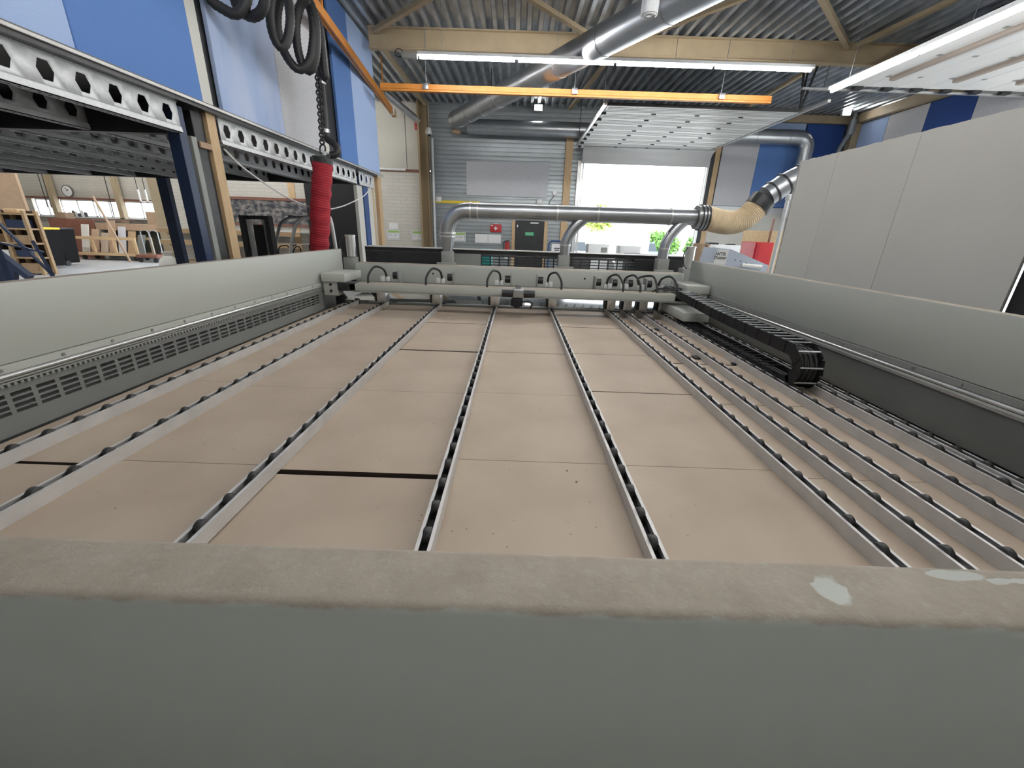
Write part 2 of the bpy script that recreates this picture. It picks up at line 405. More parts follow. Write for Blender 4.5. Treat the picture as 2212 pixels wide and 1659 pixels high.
for a, b, mt, l in ((14.86, 13.86, 'felt_light', 'pale blue felt panel on the right wall next to the corner column'), (13.85, 12.61, 'felt_grey', 'grey felt panel on the right wall between the pale and dark blue ones'),
                 (12.6, 11.36, 'felt_navy', 'dark blue felt panel on the right wall above the drywall partition'), (11.35, 10.25, 'felt_grey', 'grey felt panel on the right wall beside the raised side door')):
    panel(XR - .06, b, 2.5, XR - .004, a, 5.34, mt, l, g)
# ================================================================== PANEL SAW (rear table)
saw = thing('panel_saw', 'grey-green panel saw rear table with long side beams and dusty front beam', 'machine', (0, 3.5, 0))
XB = 2.54
fbm = MB().box((-3.0, .815, .02), (3.0, 1.045, .95), .032, 4).build('front_beam', None or M['paint'], saw)
def dusty_mat(name, patches=()):
    """painted steel with dust lying on what faces up; patches are wiped clean spots"""
    m = bpy.data.materials.new(name); m.use_nodes = True; nt = m.node_tree; N = nt.nodes; L = nt.links
    p = N['Principled BSDF']; geo = N.new('ShaderNodeNewGeometry'); sx = N.new('ShaderNodeSeparateXYZ'); L.new(geo.outputs['Normal'], sx.inputs[0])
    nz = N.new('ShaderNodeTexNoise'); nz.inputs['Scale'].default_value = 9; nz.inputs['Detail'].default_value = 8; L.new(geo.outputs['Position'], nz.inputs['Vector'])
    def math_(op, a, b):
        n = N.new('ShaderNodeMath'); n.operation = op
        for i, k in enumerate((a, b)):
            if k is None: continue
            if isinstance(k, (int, float)): n.inputs[i].default_value = k
            else: L.new(k, n.inputs[i])
        return n.outputs[0]
    def ramp(src, a, b):
        r = N.new('ShaderNodeMapRange'); r.interpolation_type = 'SMOOTHSTEP'; r.inputs['From Min'].default_value = a; r.inputs['From Max'].default_value = b; L.new(src, r.inputs['Value']); return r.outputs[0]
    up = math_('ADD', sx.outputs['Z'], math_('MULTIPLY', math_('SUBTRACT', nz.outputs['Fac'], .5), .9))
    k = ramp(up, .45, .8)
    n2 = N.new('ShaderNodeTexNoise'); n2.inputs['Scale'].default_value = 26; n2.inputs['Detail'].default_value = 6; n2.inputs['Roughness'].default_value = .7; L.new(geo.outputs['Position'], n2.inputs['Vector'])
    k = math_('MULTIPLY', k, math_('ADD', math_('MULTIPLY', ramp(n2.outputs['Fac'], .25, .5), .3), .7))
    for (px, py, rx, ry) in patches:
        vm = N.new('ShaderNodeMapping'); vm.inputs['Location'].default_value = (-px / rx, -py / ry, 0); vm.inputs['Scale'].default_value = (1 / rx, 1 / ry, 0)
        L.new(geo.outputs['Position'], vm.inputs['Vector']); vl = N.new('ShaderNodeVectorMath'); vl.operation = 'LENGTH'; L.new(vm.outputs['Vector'], vl.inputs[0])
        d = math_('ADD', vl.outputs['Value'], math_('MULTIPLY', math_('SUBTRACT', nz.outputs['Fac'], .5), 2.2))
        k = math_('MULTIPLY', k, ramp(d, .85, 1.05))
    rp = N.new('ShaderNodeValToRGB'); e = rp.color_ramp.elements; e[0].position = .3; e[1].position = .7
    e[0].color = (.335, .29, .235, 1); e[1].color = (.44, .39, .325, 1)
    n3 = N.new('ShaderNodeTexNoise'); n3.inputs['Scale'].default_value = 5; n3.inputs['Detail'].default_value = 9; n3.inputs['Roughness'].default_value = .75; L.new(geo.outputs['Position'], n3.inputs['Vector']); L.new(n3.outputs['Fac'], rp.inputs['Fac'])
    mx = N.new('ShaderNodeMix'); mx.data_type = 'RGBA'; mx.inputs['A'].default_value = (.49, .51, .47, 1)
    L.new(k, mx.inputs['Factor']); L.new(rp.outputs['Color'], mx.inputs['B']); L.new(mx.outputs['Result'], p.inputs['Base Color'])
    p.inputs['Roughness'].default_value = .45
    rr = N.new('ShaderNodeMapRange'); rr.inputs['To Min'].default_value = .42; rr.inputs['To Max'].default_value = .9; L.new(k, rr.inputs['Value']); L.new(rr.outputs[0], p.inputs['Roughness'])
    b = N.new('ShaderNodeBump'); b.inputs['Strength'].default_value = .5; b.inputs['Distance'].default_value = .006
    L.new(math_('MULTIPLY', k, math_('ADD', n2.outputs['Fac'], n3.outputs['Fac'])), b.inputs['Height']); L.new(b.outputs['Normal'], p.inputs['Normal'])
    M[name] = m
q1 = P(1805, 1275, z=.95); q2 = P(2070, 1250, z=.95); q3 = P(2215, 1262, z=.95)
dusty_mat('paint_dusty', [(q1.x, q1.y, .05, .075), (q2.x, q2.y + .015, .09, .02), (q3.x, q3.y + .01, .10, .02)])
fbm.data.materials[0] = M['paint_dusty']
# side beams, rails, racks
for sgn in (-1, 1):
    X = XB * sgn; n = lambda k: X + k * sgn                              # n(+) is outward
    o = MB().box((n(0), .86, 1.19), (n(.075), 6.25, 1.577), .008, 2).build('side_beam', M['paint_dusty'], saw)
    MB().box((n(.03), .86, .02), (n(.42), 6.15, 1.185)).build('side_body', M['paint_dark'], saw) if sgn > 0 else MB().box((n(.12), .86, .02), (n(.34), 6.15, 1.185)).build('side_body', M['paint_dark'], saw)
    g = MB().box((n(-.012), .86, 1.150), (n(.03), 6.2, 1.188)).build('rail_bed', M['paint'] if sgn < 0 else M['paint_mid'], saw)
    mb = MB()
    rl = MB().box((n(-.030), .86, 1.113), (n(.03), 6.2, 1.126)).build('rail_base', M['paint_mid'] if sgn < 0 else M['paint'], saw)
    MB().cyl((n(-.020), .86, 1.1385), (n(-.020), 6.2, 1.1385), .0115, 14).build('guide_rail', M['alu_bright'], saw)
    y = 1.0
    while y < 6.1:
        MB().cyl((n(-.018), y, 1.170), (n(-.012), y, 1.170), .009, 8).build('bolt', M['steel'], saw); y += .30
    if sgn < 0:      # toothed rack under the left rail
        poly = [(.86, 1.118), (6.2, 1.118)]; y = 6.2; bot = []
        while y > .9: bot += [(y, 1.090), (y - .008, 1.106), (y - .016, 1.106), (y - .022, 1.090)]; y -= .030
        m = MB()
        vs = [(.86, 1.104), (.86, 1.117), (6.2, 1.117), (6.2, 1.104)]
        m.prism(vs, 'x', n(-.03), n(-.005)); y = .9
        while y < 6.15: m.box((n(-.03), y, 1.090), (n(-.005), y + .014, 1.105)); y += .030
        m.build('toothed_rack', M['paint_mid'], saw)
        # slotted guard sheet: rows of slots
        ys = [.86]; y = 1.06
        while y < 5.35: ys += [y, y + .096]; y += .1195
        ys += [5.45]
        zr = [(.945, .963), (.972, .992), (1.003, 1.023), (1.034, 1.053)]
        zs = [.842] + [a for z in zr for a in z] + [1.092]
        m = MB(); V = [[m.b.verts.new((n(-.012), yy_, zz)) for zz in zs] for yy_ in ys]
        for i in range(len(ys) - 1):
            for j in range(len(zs) - 1):
                if i % 2 == 1 and j % 2 == 1: continue
                m.b.faces.new((V[i][j], V[i + 1][j], V[i + 1][j + 1], V[i][j + 1]))
        o = m.build('slotted_guard', M['guard'], saw, 0); md = o.modifiers.new('thick', 'SOLIDIFY'); md.thickness = .003
    else:
        MB().box((n(-.006), .86, .842), (n(.028), 6.1, 1.11)).build('guard_sheet', M['paint_dark'], saw)
        MB().box((n(-.02), .86, 1.095), (n(.02), 6.2, 1.112)).build('rail_lip', M['alu'], saw)
boxpart('machine_bed', M['black_steel'], (-2.5, 1.06, .1), (2.5, 6.0, .70), saw)  # shade painted in: black below the board gaps instead of the grey paint
boxpart('front_lip', M['paint_dark'], (-2.45, 6.0, .5), (2.45, 6.06, .858), saw)
boxpart('saw_table', mat('table_steel', (.5, .52, .52), .14, .9), (-2.5, 6.07, .80), (2.5, 8.6, .875), saw, .003)
boxpart('table_body', M['paint'], (-2.5, 6.1, .05), (2.5, 8.5, .798), saw)
# ---- fibreboard sheets between the tracks
TX = [-2.268, -1.83, -1.075, -.278, .512, 1.315, 1.54, 1.755, 2.018, 2.256, 2.345]
bcol = [(-2.5, -1.83), (-1.83, -1.075), (-1.075, -.278), (-.278, .512), (.512, 1.315), (1.315, 2.5)]
between = ['beside the slotted guard', 'between second and third roller tracks', 'between third and fourth roller tracks',
           'between the two upright middle tracks', 'left of the close track group', 'under the close track group']
rowsay = ['nearest the front beam', 'second from front beam', 'third from front beam', 'fourth from front beam', 'farthest from front beam']
cuts = [[1.06, 1.61, 2.70, 3.66, 4.88, 5.985], [1.06, 1.655, 2.642, 3.58, 4.88, 5.985], [1.06, 1.61, 2.633, 3.67, 4.88, 5.985], [1.06, 1.767, 2.66, 3.69, 4.877, 5.985], [1.06, 1.762, 2.757, 3.735, 4.88, 5.985], [1.06, 1.70, 2.60, 3.52, 4.60, 5.985]]
gaps = {(0, 1): .022, (2, 1): .030, (2, 3): .045, (3, 3): .010, (4, 3): .018, (4, 2): .012, (5, 2): .006, (5, 3): .02, (5, 4): .02}
def specks(m, dens):
    nt = m.node_tree; N = nt.nodes; L = nt.links; p = N['Principled BSDF']; src = p.inputs['Base Color'].links[0].from_socket
    geo = N.new('ShaderNodeNewGeometry'); v = N.new('ShaderNodeTexVoronoi'); v.inputs['Scale'].default_value = 38; L.new(geo.outputs['Position'], v.inputs['Vector'])
    n = N.new('ShaderNodeTexNoise'); n.inputs['Scale'].default_value = 1.3; n.inputs['Detail'].default_value = 3; L.new(geo.outputs['Position'], n.inputs['Vector'])
    sp = N.new('ShaderNodeSeparateColor'); L.new(v.outputs['Color'], sp.inputs['Color'])
    a = N.new('ShaderNodeMath'); a.operation = 'LESS_THAN'; L.new(v.outputs['Distance'], a.inputs[0])
    r = N.new('ShaderNodeMapRange'); r.inputs['From Min'].default_value = .45; r.inputs['From Max'].default_value = .75; r.inputs['To Max'].default_value = dens; L.new(n.outputs['Fac'], r.inputs['Value'])
    a.inputs[1].default_value = .13
    b = N.new('ShaderNodeMath'); b.operation = 'LESS_THAN'; L.new(sp.outputs['Red'], b.inputs[0]); L.new(r.outputs[0], b.inputs[1])
    c = N.new('ShaderNodeMath'); c.operation = 'MULTIPLY'; L.new(a.outputs[0], c.inputs[0]); L.new(b.outputs[0], c.inputs[1])
    d = N.new('ShaderNodeMath'); d.operation = 'MULTIPLY'; d.inputs[1].default_value = .65; L.new(c.outputs[0], d.inputs[0])
    mx = N.new('ShaderNodeMix'); mx.data_type = 'RGBA'; mx.inputs['B'].default_value = (.07, .05, .035, 1); L.new(d.outputs[0], mx.inputs['Factor']); L.new(src, mx.inputs['A']); L.new(mx.outputs['Result'], p.inputs['Base Color'])
specks(M['board'], .22)
for c, (a, b) in enumerate(bcol):
    for r in range(5):
        g0 = gaps.get((c, r), .0025) / 2 if r else 0; g1 = gaps.get((c, r + 1), .0025) / 2 if r < 4 else 0
        dz = {(2, 0): -.006, (2, 3): -.004, (4, 3): -.003}.get((c, r), 0)
        o = MB().box((a + .002, cuts[c][r] + g0, .815 + dz), (b - .002, cuts[c][r + 1] - g1, .84 + dz), .0012, 1).build('fibreboard_sheet', M['board'])
        o.data.materials.append(M['board_edge'])
        for f_ in o.data.polygons:
            if abs(f_.normal.y) > .8: f_.material_index = 1
        tag(o, 'brown board %s, %s' % (between[c], rowsay[r]), 'board', 'brown boards on the saw table')
for c, (a, b) in enumerate(bcol): boxpart('board_bearer', M['black_steel'], (a + .1, 1.1, .70), (a + .16, 5.9, .807), saw)  # bearers black as well, putting shade into the gaps between boards
# ---- roller tracks
TRL = ['leftmost roller track, running along the slotted side guard', 'second roller track from the left, with a wide dusty left bay beside it', 'third roller track from the left, steeply slanting to the front beam',
       'fourth roller track, the left one of the two upright middle tracks', 'fifth roller track, the right one of the two upright middle tracks', 'sixth roller track, first of the close group on the right',
       'seventh roller track, second of the close group on the right', 'eighth roller track, third of the close group on the right', 'ninth roller track, passing right beside the cable chain loop',
       'tenth roller track, left one of the pair along the dark right guard', 'last roller track on the right, lying along the dark guard sheet']
HW = .0275
def make_track(x, label):
    t = thing('roller_track', label, 'roller track', (x, 3.5, .8402), 'roller tracks across the saw table')
    y0, y1 = 1.075, 5.93
    prof = [(x - HW, .8405), (x + HW, .8405), (x + HW, .90), (x + HW - .013, .90), (x + HW - .013, .897), (x + HW - .004, .897), (x + HW - .004, .845), (x - HW + .004, .845), (x - HW + .004, .897), (x - HW + .013, .897), (x - HW + .013, .90), (x - HW, .90)]
    m = MB(); A = [m.b.verts.new((p[0], y0, p[1])) for p in prof]; B = [m.b.verts.new((p[0], y1, p[1])) for p in prof]; n = len(prof)
    for i in range(n): m.b.faces.new((A[i], A[(i + 1) % n], B[(i + 1) % n], B[i]))
    m.build('channel', M['alu'], t, 20)
    boxpart('end_stop', M['black_steel'], (x - HW - .001, y1, .8405), (x + HW + .001, y1 + .045, .915), t)
    boxpart('inner_strip', M['black'], (x - .021, y0, .8455), (x + .021, y1, .862), t)
    y = 1.17
    m = MB(); r = .0275
    ring = [(-.0145, r - .004), (-.011, r), (.011, r), (.0145, r - .004)]
    m.tube([(x + a, y, .888) for a, _ in ring], [b for _, b in ring], 18)
    w0 = m.build('wheel', M['wheel'], t, 50)
    k = 1
    while y + k * .1545 < y1 - .04: dup_part(w0, t, (0, k * .1545, 0)); k += 1
    return t
t0 = make_track(TX[0], 'aluminium ' + TRL[0])
for x, l in zip(TX[1:], TRL[1:]): dup_tree(t0, (x - TX[0], 0, 0), 'aluminium ' + l)
# ---- clamp carriage (pusher beam riding on both side rails)
ca = thing('clamp_carriage', 'grey clamp carriage beam spanning both side rails, with eight clamps and black hoses', 'carriage', (0, 5.5, .95))
MB().box((-2.15, 5.40, 1.105), (2.2, 5.63, 1.20), .012, 2).build('beam', M['paint_dusty'], ca)
MB().box((-2.1, 5.392, 1.09), (2.15, 5.60, 1.108)).build('beam_lip', M['paint_mid'], ca)
for sgn in (-1, 1):
    X = lambda v: v * sgn
    m = MB().box((X(2.20), 5.42, 1.205), (X(2.505), 6.02, 1.31), .006)
    m.build('end_carriage', M['paint'], ca)
    MB().box((X(2.30), 5.44, 1.03), (X(2.495), 5.56, 1.204), .004).build('end_plate', M['paint'], ca)
    MB().box((X(2.06), 5.40, 1.10), (X(2.30), 5.62, 1.205), .01).build('end_coupling', M['black_steel'], ca)
    for z in (1.25, 1.17, 1.09): MB().cyl((X(2.40), 5.43, z), (X(2.40), 5.455, z), .017, 10).build('bolt_hole', M['black'], ca)
def make_clamp(x, s, sp=1.0):
    j = MB().box((x - .055, 5.66, .930), (x + .06, 5.86, 1.10), .006).build('clamp', M['alu_bright'], ca)
    MB().box((x - .085, 5.66, .935), (x - .056, 5.80, 1.10), .004).build('clamp_cylinder', M['black_steel'], j)
    MB().box((x - .05, 5.655, .9185), (x + .05, 5.89, .930)).build('clamp_jaw', M['steel'], j)
    pts = smoothpath([(x - .09 * s, 5.47, 1.19), (x - .085 * s, 5.50, 1.30), (x - .02 * s * sp, 5.58, 1.40), (x + .06 * s * sp, 5.68, 1.36), (x + .075 * s, 5.76, 1.25)], 6)
    MB().tube(pts, .014, 8).build('air_hose', M['rubber'], j)
    MB().box((x + .03 * s - .03, 5.70, 1.20), (x + .03 * s + .02, 5.76, 1.27), .004).box((x + .09 * s - .018, 5.73, 1.20), (x + .09 * s + .018, 5.78, 1.26), .003).build('fitting', M['white'], j)
    MB().cyl((x + .13 * s, 5.88, 1.265), (x + .205 * s, 5.88, 1.265), .05, 14).build('cylinder_cap', M['black_steel'], j)
    MB().box((x + .205 * s, 5.80, 1.13), (x + .225 * s, 5.96, 1.34), .003).build('side_plate', M['paint_mid'], j)
    return j
for i, x in enumerate(TX[1:9]): make_clamp(x, 1 if i < 3 else -1, 1.0 if i != 6 else 1.8)
# drive unit hanging in the middle
mo = MB().tube([(-.17, 5.34, 1.15), (.25, 5.34, 1.15)], .045, 12).build('drive_shaft', M['black_steel'], ca)
MB().box((-.03, 5.28, 1.09), (.11, 5.41, 1.215), .02, 3).cyl((.04, 5.345, 1.2), (.04, 5.345, 1.26), .035, 12).build('gearbox', M['steel'], mo)
MB().box((-.05, 5.24, 1.00), (.10, 5.38, 1.09), .015, 2).cyl((.025, 5.22, 1.035), (.025, 5.25, 1.035), .055, 16).build('motor', M['black'], mo)
MB().tube(smoothpath([(.10, 5.30, 1.05), (.17, 5.29, 1.06), (.22, 5.30, 1.03), (.2, 5.30, .97)], 5), .012, 8).build('motor_cable', M['rubber'], mo)
MB().box((2.0, 4.86, .955), (2.30, 5.78, 1.055), .005).build('sheet_cover', M['paint'], ca)
# fittings and hoses over the right end of the carriage
m = MB()
for k in range(5):
    a = 1.86 + k * .07
    m.tube(smoothpath([(1.80 + k * .015, 5.52, 1.205 + k * .012), (a, 5.50, 1.24 + .02 * (k % 3)), (2.12, 5.47 + .02 * k, 1.25)], 5), .008, 6)
m.build('hose_bundle', M['black_steel'], ca)
for k in range(5):
    x = 1.90 + k * .075
    MB().box((x, 5.56, 1.20), (x + .05, 5.62, 1.26 + .02 * (k % 2)), .004).cyl((x + .02, 5.58, 1.26), (x + .02, 5.58, 1.31), .012, 8).build('valve', M['steel'] if k % 2 else M['alu_bright'], ca)
# ---- cable chain
ch = thing('cable_chain', 'black plastic cable chain looping back beside the right roller tracks', 'cable chain', (2.17, 3.9, .84))
path = [Vector((0, 5.30, 1.212)), Vector((0, 4.4, 1.17)), Vector((0, 3.5, 1.150)), Vector((0, 2.98, 1.147))]
zc, rr_ = 1.0185, .1285
for k in range(1, 12): a = PI / 2 + k * PI / 12; path.append(Vector((0, 2.98 + rr_ * 1.0 * math.cos(a), zc + rr_ * math.sin(a))))
path += [Vector((0, 2.98, .890)), Vector((0, 5.20, .890))]
path = smoothpath(path[:4], 10)[:-1] + path[3:]
L_ = [0]
for i in range(1, len(path)): L_.append(L_[-1] + (path[i] - path[i - 1]).length)
def at(s):
    i = 1
    while i < len(L_) - 1 and L_[i] < s: i += 1
    t = (s - L_[i - 1]) / (L_[i] - L_[i - 1]); return path[i - 1].lerp(path[i], t)
pit = .098; s = 0; xa, xb = 2.052, 2.212
while s + pit < L_[-1]:
    a, b = at(s), at(s + pit); d = (b - a).normalized(); nrm = Vector((0, -d.z, d.y))
    if nrm.z < 0 and False: nrm = -nrm
    m = MB()
    for xx in (xa, xb):
        off = .004 if int(s / pit) % 2 else 0
        m.bar(Vector((xx + off, 0, 0)) + a - d * .008, Vector((xx + off, 0, 0)) + b + d * .008, .008, .094, nrm)
    q_ = (a + b) / 2; m.bar(q_ + Vector((xa, 0, 0)) - nrm * .022, q_ + Vector((xb, 0, 0)) - nrm * .020, .008, .004, nrm)
    lk = m.build('link', M['black'], ch)
    up = nrm if nrm.z > 0 else -nrm
    c = (a + b) / 2 + Vector((0, up.y, up.z)) * .047
    if s > 2.2 and s < 2.85: c = (a + b) / 2 - (Vector((0, 2.98, zc)) - (a + b) / 2).normalized() * .047
    MB().bar(c + Vector((xa, 0, 0)), c + Vector((xb, 0, 0)), .010, .006, nrm).build('crossbar', M['galv_light'] if s < 2.75 else M['black_steel'], lk)
    s += pit
for k in range(4):
    x = 2.075 + k * .038
    MB().tube([p + Vector((x, 0, 0)) for p in path], .014, 8).build('cable', M['rubber'], ch)
# ---- pressure beam with lifting cylinders
pb = thing('pressure_beam', 'long grey-green pressure beam behind the clamps, under the exhaust pipe', 'beam', (0, 6.35, 1.1))
MB().box((-2.37, 6.25, 1.115), (2.47, 6.45, 1.392), .02, 3).build('beam', M['paint_dusty'], pb)
for x in (-1.22, .02 + 1.0, 1.9): MB().cyl((x, 6.247, 1.27), (x, 6.252, 1.27), .014, 12).build('bolt_hole', M['black'], pb)
for sgn, x in ((-1, -2.49), (1, 2.60)):
    MB().cyl((x, 6.5, 1.46), (x, 6.5, 1.74), .07, 20).cyl((x, 6.5, 1.74), (x, 6.5, 1.765), .075, 20).build('lifting_cylinder', M['alu_bright'], pb)
    MB().box((x - .10, 6.40, 1.12), (x + .06, 6.60, 1.45), .006).build('cylinder_bracket', M['paint_mid'], pb)
    MB().tube(smoothpath([(x - .08, 6.42, 1.75), (x - .13, 6.4, 1.65), (x - .10, 6.4, 1.5), (x - .05, 6.4, 1.45)], 5), .008, 6).build('air_line', M['rubber'], pb)
# ---- safety guard behind
sg = thing('safety_guard', 'black guard rail with slotted grille and thin pale top edge behind the pressure beam', 'guard', (0, 6.9, .88))
GX0, GX1 = -2.41, 2.68
boxpart('top_edge', M['alu'], (GX0, 6.82, 1.594), (GX1, 7.12, 1.604), sg)
boxpart('top_band', M['black_steel'], (GX0, 6.86, 1.535), (GX1, 6.89, 1.592), sg)
boxpart('solid_panel', M['black_steel'], (GX0, 6.865, 1.10), (-1.02, 6.885, 1.533), sg)
boxpart('grey_panel', M['paint_mid'], (-1.0, 6.865, 1.10), (-.57, 6.885, 1.533), sg)
boxpart('solid_panel', M['black_steel'], (1.88, 6.865, 1.10), (GX1, 6.885, 1.533), sg)
ys = [-.565]; x = -.55
while x < 1.80: ys += [x, x + .125]; x += .145
ys += [1.875]; zs = [1.10]; z = 1.12
while z < 1.50: zs += [z, z + .031]; z += .0435
zs += [1.533]
m = MB(); V = [[m.b.verts.new((a, 6.87, zz)) for zz in zs] for a in ys]
for i in range(len(ys) - 1):
    for j in range(len(zs) - 1):
        if i % 2 == 1 and j % 2 == 1: continue
        m.b.faces.new((V[i][j], V[i + 1][j], V[i + 1][j + 1], V[i][j + 1]))
o = m.build('slotted_panel', M['black_steel'], sg); o.modifiers.new('thick', 'SOLIDIFY').thickness = .004
for x in (GX0 + .05, -.60, GX1 - .05): boxpart('guard_post', M['black_steel'], (x - .03, 6.89, .876), (x + .03, 6.95, 1.592), sg)
# ---- exhaust pipe
ex = thing('exhaust_pipe', 'horizontal grey exhaust pipe with three branches down to the pressure beam', 'duct', (.8, 6.6, 1.4))
ZP, RP = 2.155, .112
def arc(c, r, a0, a1, n=8): return [Vector((c[0] + r * math.cos(a0 + (a1 - a0) * k / n), c[1], c[2] + r * math.sin(a0 + (a1 - a0) * k / n))) for k in range(n + 1)]
pts = [Vector((-1.05, 6.6, 1.84))] + arc((-.75, 6.6, ZP - .30), .30, PI, PI / 2, 10) + [Vector((2.62, 6.6, ZP + .015))]
MB().tube(pts, RP, 24).build('main_pipe', M['duct'], ex)
MB().tube([(-1.055, 6.6, 1.85), (-1.055, 6.6, 1.80), (-1.05, 6.6, 1.60), (-1.05, 6.6, 1.50)], [.118, .112, .078, .075], 20).build('reducer', M['duct'], ex)
MB().tube(smoothpath([(1.0, 6.6, 2.115), (.86, 6.6, 1.98), (.75, 6.6, 1.80), (.735, 6.6, 1.66), (.735, 6.6, 1.50)], 5), .078, 18).build('branch_pipe', M['duct'], ex)
MB().tube(smoothpath([(2.48, 6.6, 2.12), (2.36, 6.6, 1.99), (2.26, 6.6, 1.82), (2.235, 6.6, 1.66), (2.235, 6.6, 1.50)], 5), .078, 18).build('branch_pipe', M['duct'], ex)
def ring(p, d, r, w=.012):
    p = Vector(p); d = Vector(d).normalized(); MB().tube([p - d * w, p + d * w], r, 24).build('pipe_clamp', M['alu_bright'], ex)
ring((-.70, 6.6, ZP), (1, 0, 0), .121); ring((-.59, 6.6, ZP), (1, 0, 0), .121); ring((.58, 6.6, ZP + .005), (1, 0, 0), .121); ring((1.18, 6.6, ZP + .01), (1, 0, 0), .121); ring((2.25, 6.6, ZP + .013), (1, 0, 0), .121)
ring((-1.05, 6.6, 1.84), (0, 0, 1), .123); ring((-1.05, 6.6, 1.79), (0, 0, 1), .117); ring((.737, 6.6, 1.72), (0, 0, 1), .084); ring((2.24, 6.6, 1.72), (0, 0, 1), .084)
for x in (-1.055, .725, 2.235):
    h = MB().box((x - .085, 6.52, 1.40), (x + .085, 6.70, 1.575), .004).build('hood', M['paint_mid'], ex)
    MB().box((x - .145, 6.455, 1.365), (x + .145, 6.50, 1.415), .003).box((x - .085, 6.50, 1.396), (x + .085, 6.53, 1.42)).build('hood_flange', M['paint_mid'], h)
# flexible hose and bright duct behind the partition
fh = thing('flexible_hose', 'cream spiral flexible exhaust hose sagging to the right of the grey pipe', 'hose', (3.1, 6.6, 2.1))
pts = smoothpath([(2.64, 6.6, 2.17), (2.80, 6.6, 2.165), (3.0, 6.6, 2.125), (3.2, 6.6, 2.12), (3.37, 6.6, 2.19), (3.49, 6.6, 2.33), (3.55, 6.6, 2.42)], 20)
m = MB(); n = len(pts); rs = [.165 + .0075 * math.sin(i * PI * .72) for i in range(n)]
pp = []; rr2 = []
tot = [0]
for i in range(1, n): tot.append(tot[-1] + (pts[i] - pts[i - 1]).length)
NN = 170
def lerp_path(pts, tot, s):
    i = 1
    while i < len(tot) - 1 and tot[i] < s: i += 1
    return pts[i - 1].lerp(pts[i], (s - tot[i - 1]) / max(1e-6, tot[i] - tot[i - 1]))
for k in range(NN + 1):
    s = tot[-1] * k / NN; pp.append(lerp_path(pts, tot, s)); rr2.append(.158 + .010 * (.5 + .5 * math.cos(k * PI / 2)))
m.tube(pp, rr2, 28); m.build('spiral_hose', M['cream_hose'], fh, 60)
MB().tube([pts[0] - Vector((.015, 0, 0)), pts[0] + Vector((.12, 0, 0))], [.165, .178], 24).build('hose_cuff', M['steel'], fh)
for k in (0, 1, 2):
    c = lerp_path(pts, tot, .04 + .05 * k); MB().tube([c - Vector((.008, 0, 0)), c + Vector((.008, 0, 0))], .182, 24).build('hose_clip', M['black_steel'], fh)
e0 = lerp_path(pts, tot, tot[-1] - .12); dd = (pts[-1] - e0).normalized()
MB().tube([e0, e0 + dd * .05, e0 + dd * .1, e0 + dd * .15], [.176, .182, .176, .18], 24).build('hose_cuff', M['black_steel'], fh)
bd = thing('metal_duct', 'shiny metal duct rising from the flexible hose towards the drywall partition', 'duct', (3.7, 6.6, 2.4))
q = [pts[-1] + Vector((.05, 0, .06)), pts[-1] + Vector((.27, 0, .23)), pts[-1] + Vector((.62, 0, .42)), pts[-1] + Vector((1.2, .1, .46))]
MB().tube(q, [.155, .155, .16, .16], 28).build('duct_section', M['duct'], bd)
for f, i in ((.35, 0), (.98, 0), (.55, 1)):
    c = q[i].lerp(q[i + 1], f); d = (q[i + 1] - q[i]).normalized()
    MB().tube([c - d * .01, c + d * .01], .168, 26).build('duct_seam', M['black_steel'], bd)
# ================================================================== MEZZANINE
mz = thing('mezzanine', 'steel mezzanine on blue posts with hexagon-holed joists, felt panels along its edge', 'mezzanine', (-6.5, 5.5, 0))
def hex_joist(x, y0, y1, mt='galv_light'):
    """C joist along y with hexagonal holes in the web and a lipped bottom flange"""
    z0, z1 = 2.735, 2.95; m = MB(); n = max(1, int((y1 - y0) / .25)); pw = (y1 - y0) / n
    zc_ = 2.838; hw, hh = .060, .062
    for i in range(n):
        a = y0 + i * pw; b = a + pw; c = (a + b) / 2
        O = [(a, z0), (c - hw * .55, z0), (c + hw * .55, z0), (b, z0), (b, zc_), (b, z1), (c + hw * .55, z1), (c - hw * .55, z1), (a, z1), (a, zc_)]
        H = [(c - hw * .55, zc_ - hh), (c + hw * .55, zc_ - hh), (c + hw, zc_), (c + hw * .55, zc_ + hh), (c - hw * .55, zc_ + hh), (c - hw, zc_)]
        vo = [m.b.verts.new((x, *p)) for p in O]; vh = [m.b.verts.new((x, *p)) for p in H]
        for f in ((vo[0], vo[1], vh[0], vh[5], vo[9]), (vo[1], vo[2], vh[1], vh[0]), (vo[2], vo[3], vo[4], vh[2], vh[1]), (vo[4], vo[5], vo[6], vh[3], vh[2]), (vo[6], vo[7], vh[4], vh[3]), (vo[7], vo[8], vo[9], vh[5], vh[4])):
            m.b.faces.new(f)
    bmesh.ops.remove_doubles(m.b, verts=m.b.verts[:], dist=1e-5)
    m.box((x - .07, y0, 2.69), (x + .015, y1, 2.696)).box((x + .009, y0, 2.69), (x + .015, y1, 2.715)).box((x - .07, y0, 2.944), (x + .012, y1, 2.95)).box((x - .006, y0, 2.712), (x + .012, y1, 2.738))
    o = m.build('joist', M[mt], mz, 20); o.modifiers.new('thick', 'SOLIDIFY').thickness = .003
    if x > -6.5:     # row of small punched holes, seen as dark dots under the flange
        y = y0 + .1; d = MB()
        while y < y1 - .05: d.box((x - .035, y, 2.6885), (x - .02, y + .012, 2.6898)); y += .0625
        d.build('punched_holes', M['black'], o)
    return o
for k in range(9):
    x = -3.30 - .9 * k
    hex_joist(x, .60, 4.58)
    hex_joist(x, 5.16 if k == 0 else 4.72, 9.24)
hex_joist(-3.30, 9.40, 10.3)
boxpart('deck_board', M['black_steel'], (-11.5, .6, 2.951), (-3.22, 10.4, 2.985), mz)
boxpart('edge_trim', M['alu'], (-3.245, .6, 2.986), (-3.20, 10.80, 3.012), mz, .004)
